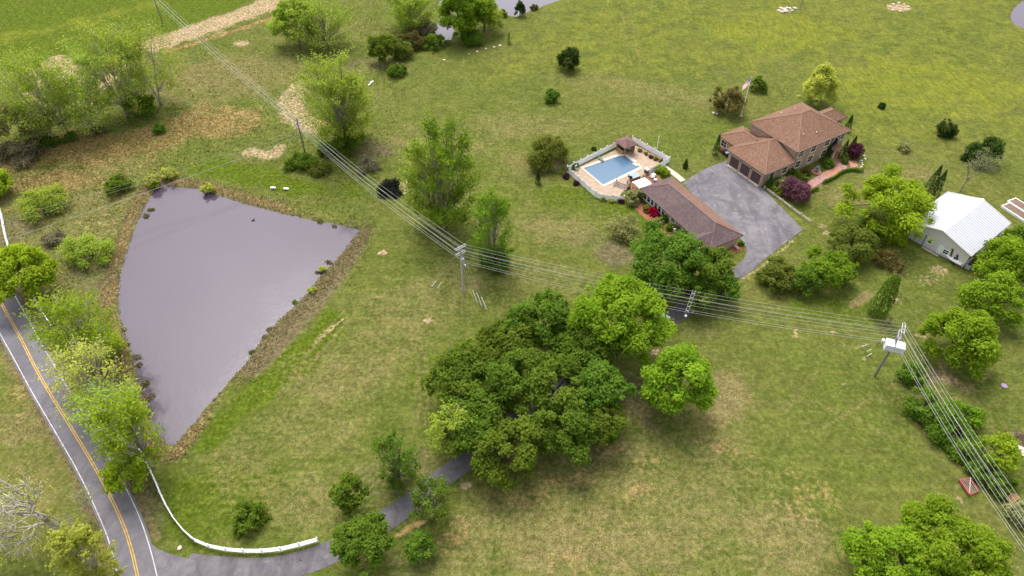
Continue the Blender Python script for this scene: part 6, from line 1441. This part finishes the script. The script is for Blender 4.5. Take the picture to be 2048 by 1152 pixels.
# white car under the oak on the driveway
def car(label, px, py, rz):
    t = thing('parked_car', label, 'car', put_at(px, py, 0.045), rz); CW = M('white_car_paint', (0.80, 0.80, 0.80), rough=0.25, var=0.02, spec=0.6)
    prof = [(-2.3, 0.45), (-2.35, 0.9), (-2.1, 1.05), (-1.7, 1.65), (0.35, 1.7), (1.0, 1.12), (2.1, 0.98), (2.3, 0.75), (2.3, 0.42)]
    m = MB(); n = len(prof); hw = [0.85, 0.9, 0.9, 0.72, 0.72, 0.88, 0.86, 0.82, 0.82]
    m.add([(x, -w, z) for (x, z), w in zip(prof, hw)] + [(x, w, z) for (x, z), w in zip(prof, hw)], [tuple(range(n)), tuple(reversed(range(n, 2 * n)))] + [(i, n + i, n + (i + 1) % n, (i + 1) % n) for i in range(n)])
    b = m.build('body', CW, t)
    MB().add([(0.45, -0.68, 1.66), (0.45, 0.68, 1.66), (1.0, 0.78, 1.16), (1.0, -0.78, 1.16)], [(0, 1, 2, 3)]).build('windscreen', GLASS, t)
    for s in (-1, 1): MB().add([(-1.5, s * 0.74, 1.58), (0.25, s * 0.74, 1.6), (0.75, s * 0.87, 1.16), (-1.8, s * 0.89, 1.12)], [(0, 1, 2, 3)]).build('side_window', GLASS, t)
    for x in (-1.45, 1.45):
        for s in (-1, 1): w = MB().tube([(x, s * 0.72, 0.34), (x, s * 0.92, 0.34)], 0.34, 14).build('wheel', DARKM, t); MB().tube([(x, s * 0.921, 0.34), (x, s * 0.935, 0.34)], 0.2, 10).build('rim', GALV, w)
    for s in (-1, 1): MB().obox((2.29, s * 0.6, 0.72), X, Y, UP, 0.03, 0.18, 0.08).build('headlight', M('lamp_glass', (0.75, 0.76, 0.78), rough=0.2), t)
car('white car on the driveway half hidden under the bright oak', 1314, 646, math.radians(33))
# stump, wood rack and small debris
t = thing('tree_stump', 'cut brown stump beside the driveway below the wire spacer', 'stump', put_at(1384, 623)); MB().lathe([(0.42, -0.05), (0.36, 0.15), (0.33, 0.4)], 10).build('trunk', WOODL, t); MB().lathe([(0.3, 0.402), (0.02, 0.41)], 10).build('cut_face', M('cut_wood', (0.42, 0.24, 0.15)), t)
t = thing('wood_rack', 'small brown timber rack between bushes at the right edge', 'wood rack', put_at(2022, 1000), 0.6)
for k in range(5): MB().box(-0.9, 0.9, -0.5 + 0.22 * k, -0.34 + 0.22 * k, 0.5, 0.56).build('slat', M('orange_timber', (0.30, 0.17, 0.075)), t)
for sx in (-0.8, 0.8):
    for sy in (-0.45, 0.45): MB().box(sx - 0.05, sx + 0.05, sy - 0.05, sy + 0.05, 0, 0.5).build('leg', WOODB, t)
t = thing('burn_pile', 'dark burnt brush pile with brown sticks at the right edge', 'brush pile', put_at(2042, 878)); r = np.random.default_rng(2)
for k in range(16): a = r.random(3) * 6.3; c = np.array([r.normal() * 0.7, r.normal() * 0.7, 0.25 + 0.3 * r.random()]); d = np.array([math.cos(a[0]), math.sin(a[0]), 0.25 * math.sin(a[1])]); MB().tube([c - d, c + d], [0.07, 0.03], 5).build('stick', BARKD if k % 3 else WOODB, t)
t = thing('porch_bench', 'small pale bench on the mulch at the porch end', 'bench', put_at(1472, 497), PA); MB().box(-0.6, 0.6, -0.22, 0.22, 0.4, 0.47).build('seat', CONC, t)
for s in (-0.45, 0.45): MB().box(s - 0.06, s + 0.06, -0.18, 0.18, 0, 0.4).build('leg', CONC, t)
t = thing('purple_ball', 'small purple disc lying on the right lawn', 'toy', put_at(2008, 772)); MB().lathe([(0.45, 0.03), (0.5, 0.1), (0.4, 0.16), (0.05, 0.18)], 14).build('disc', M('violet_plastic', (0.30, 0.24, 0.36)), t)
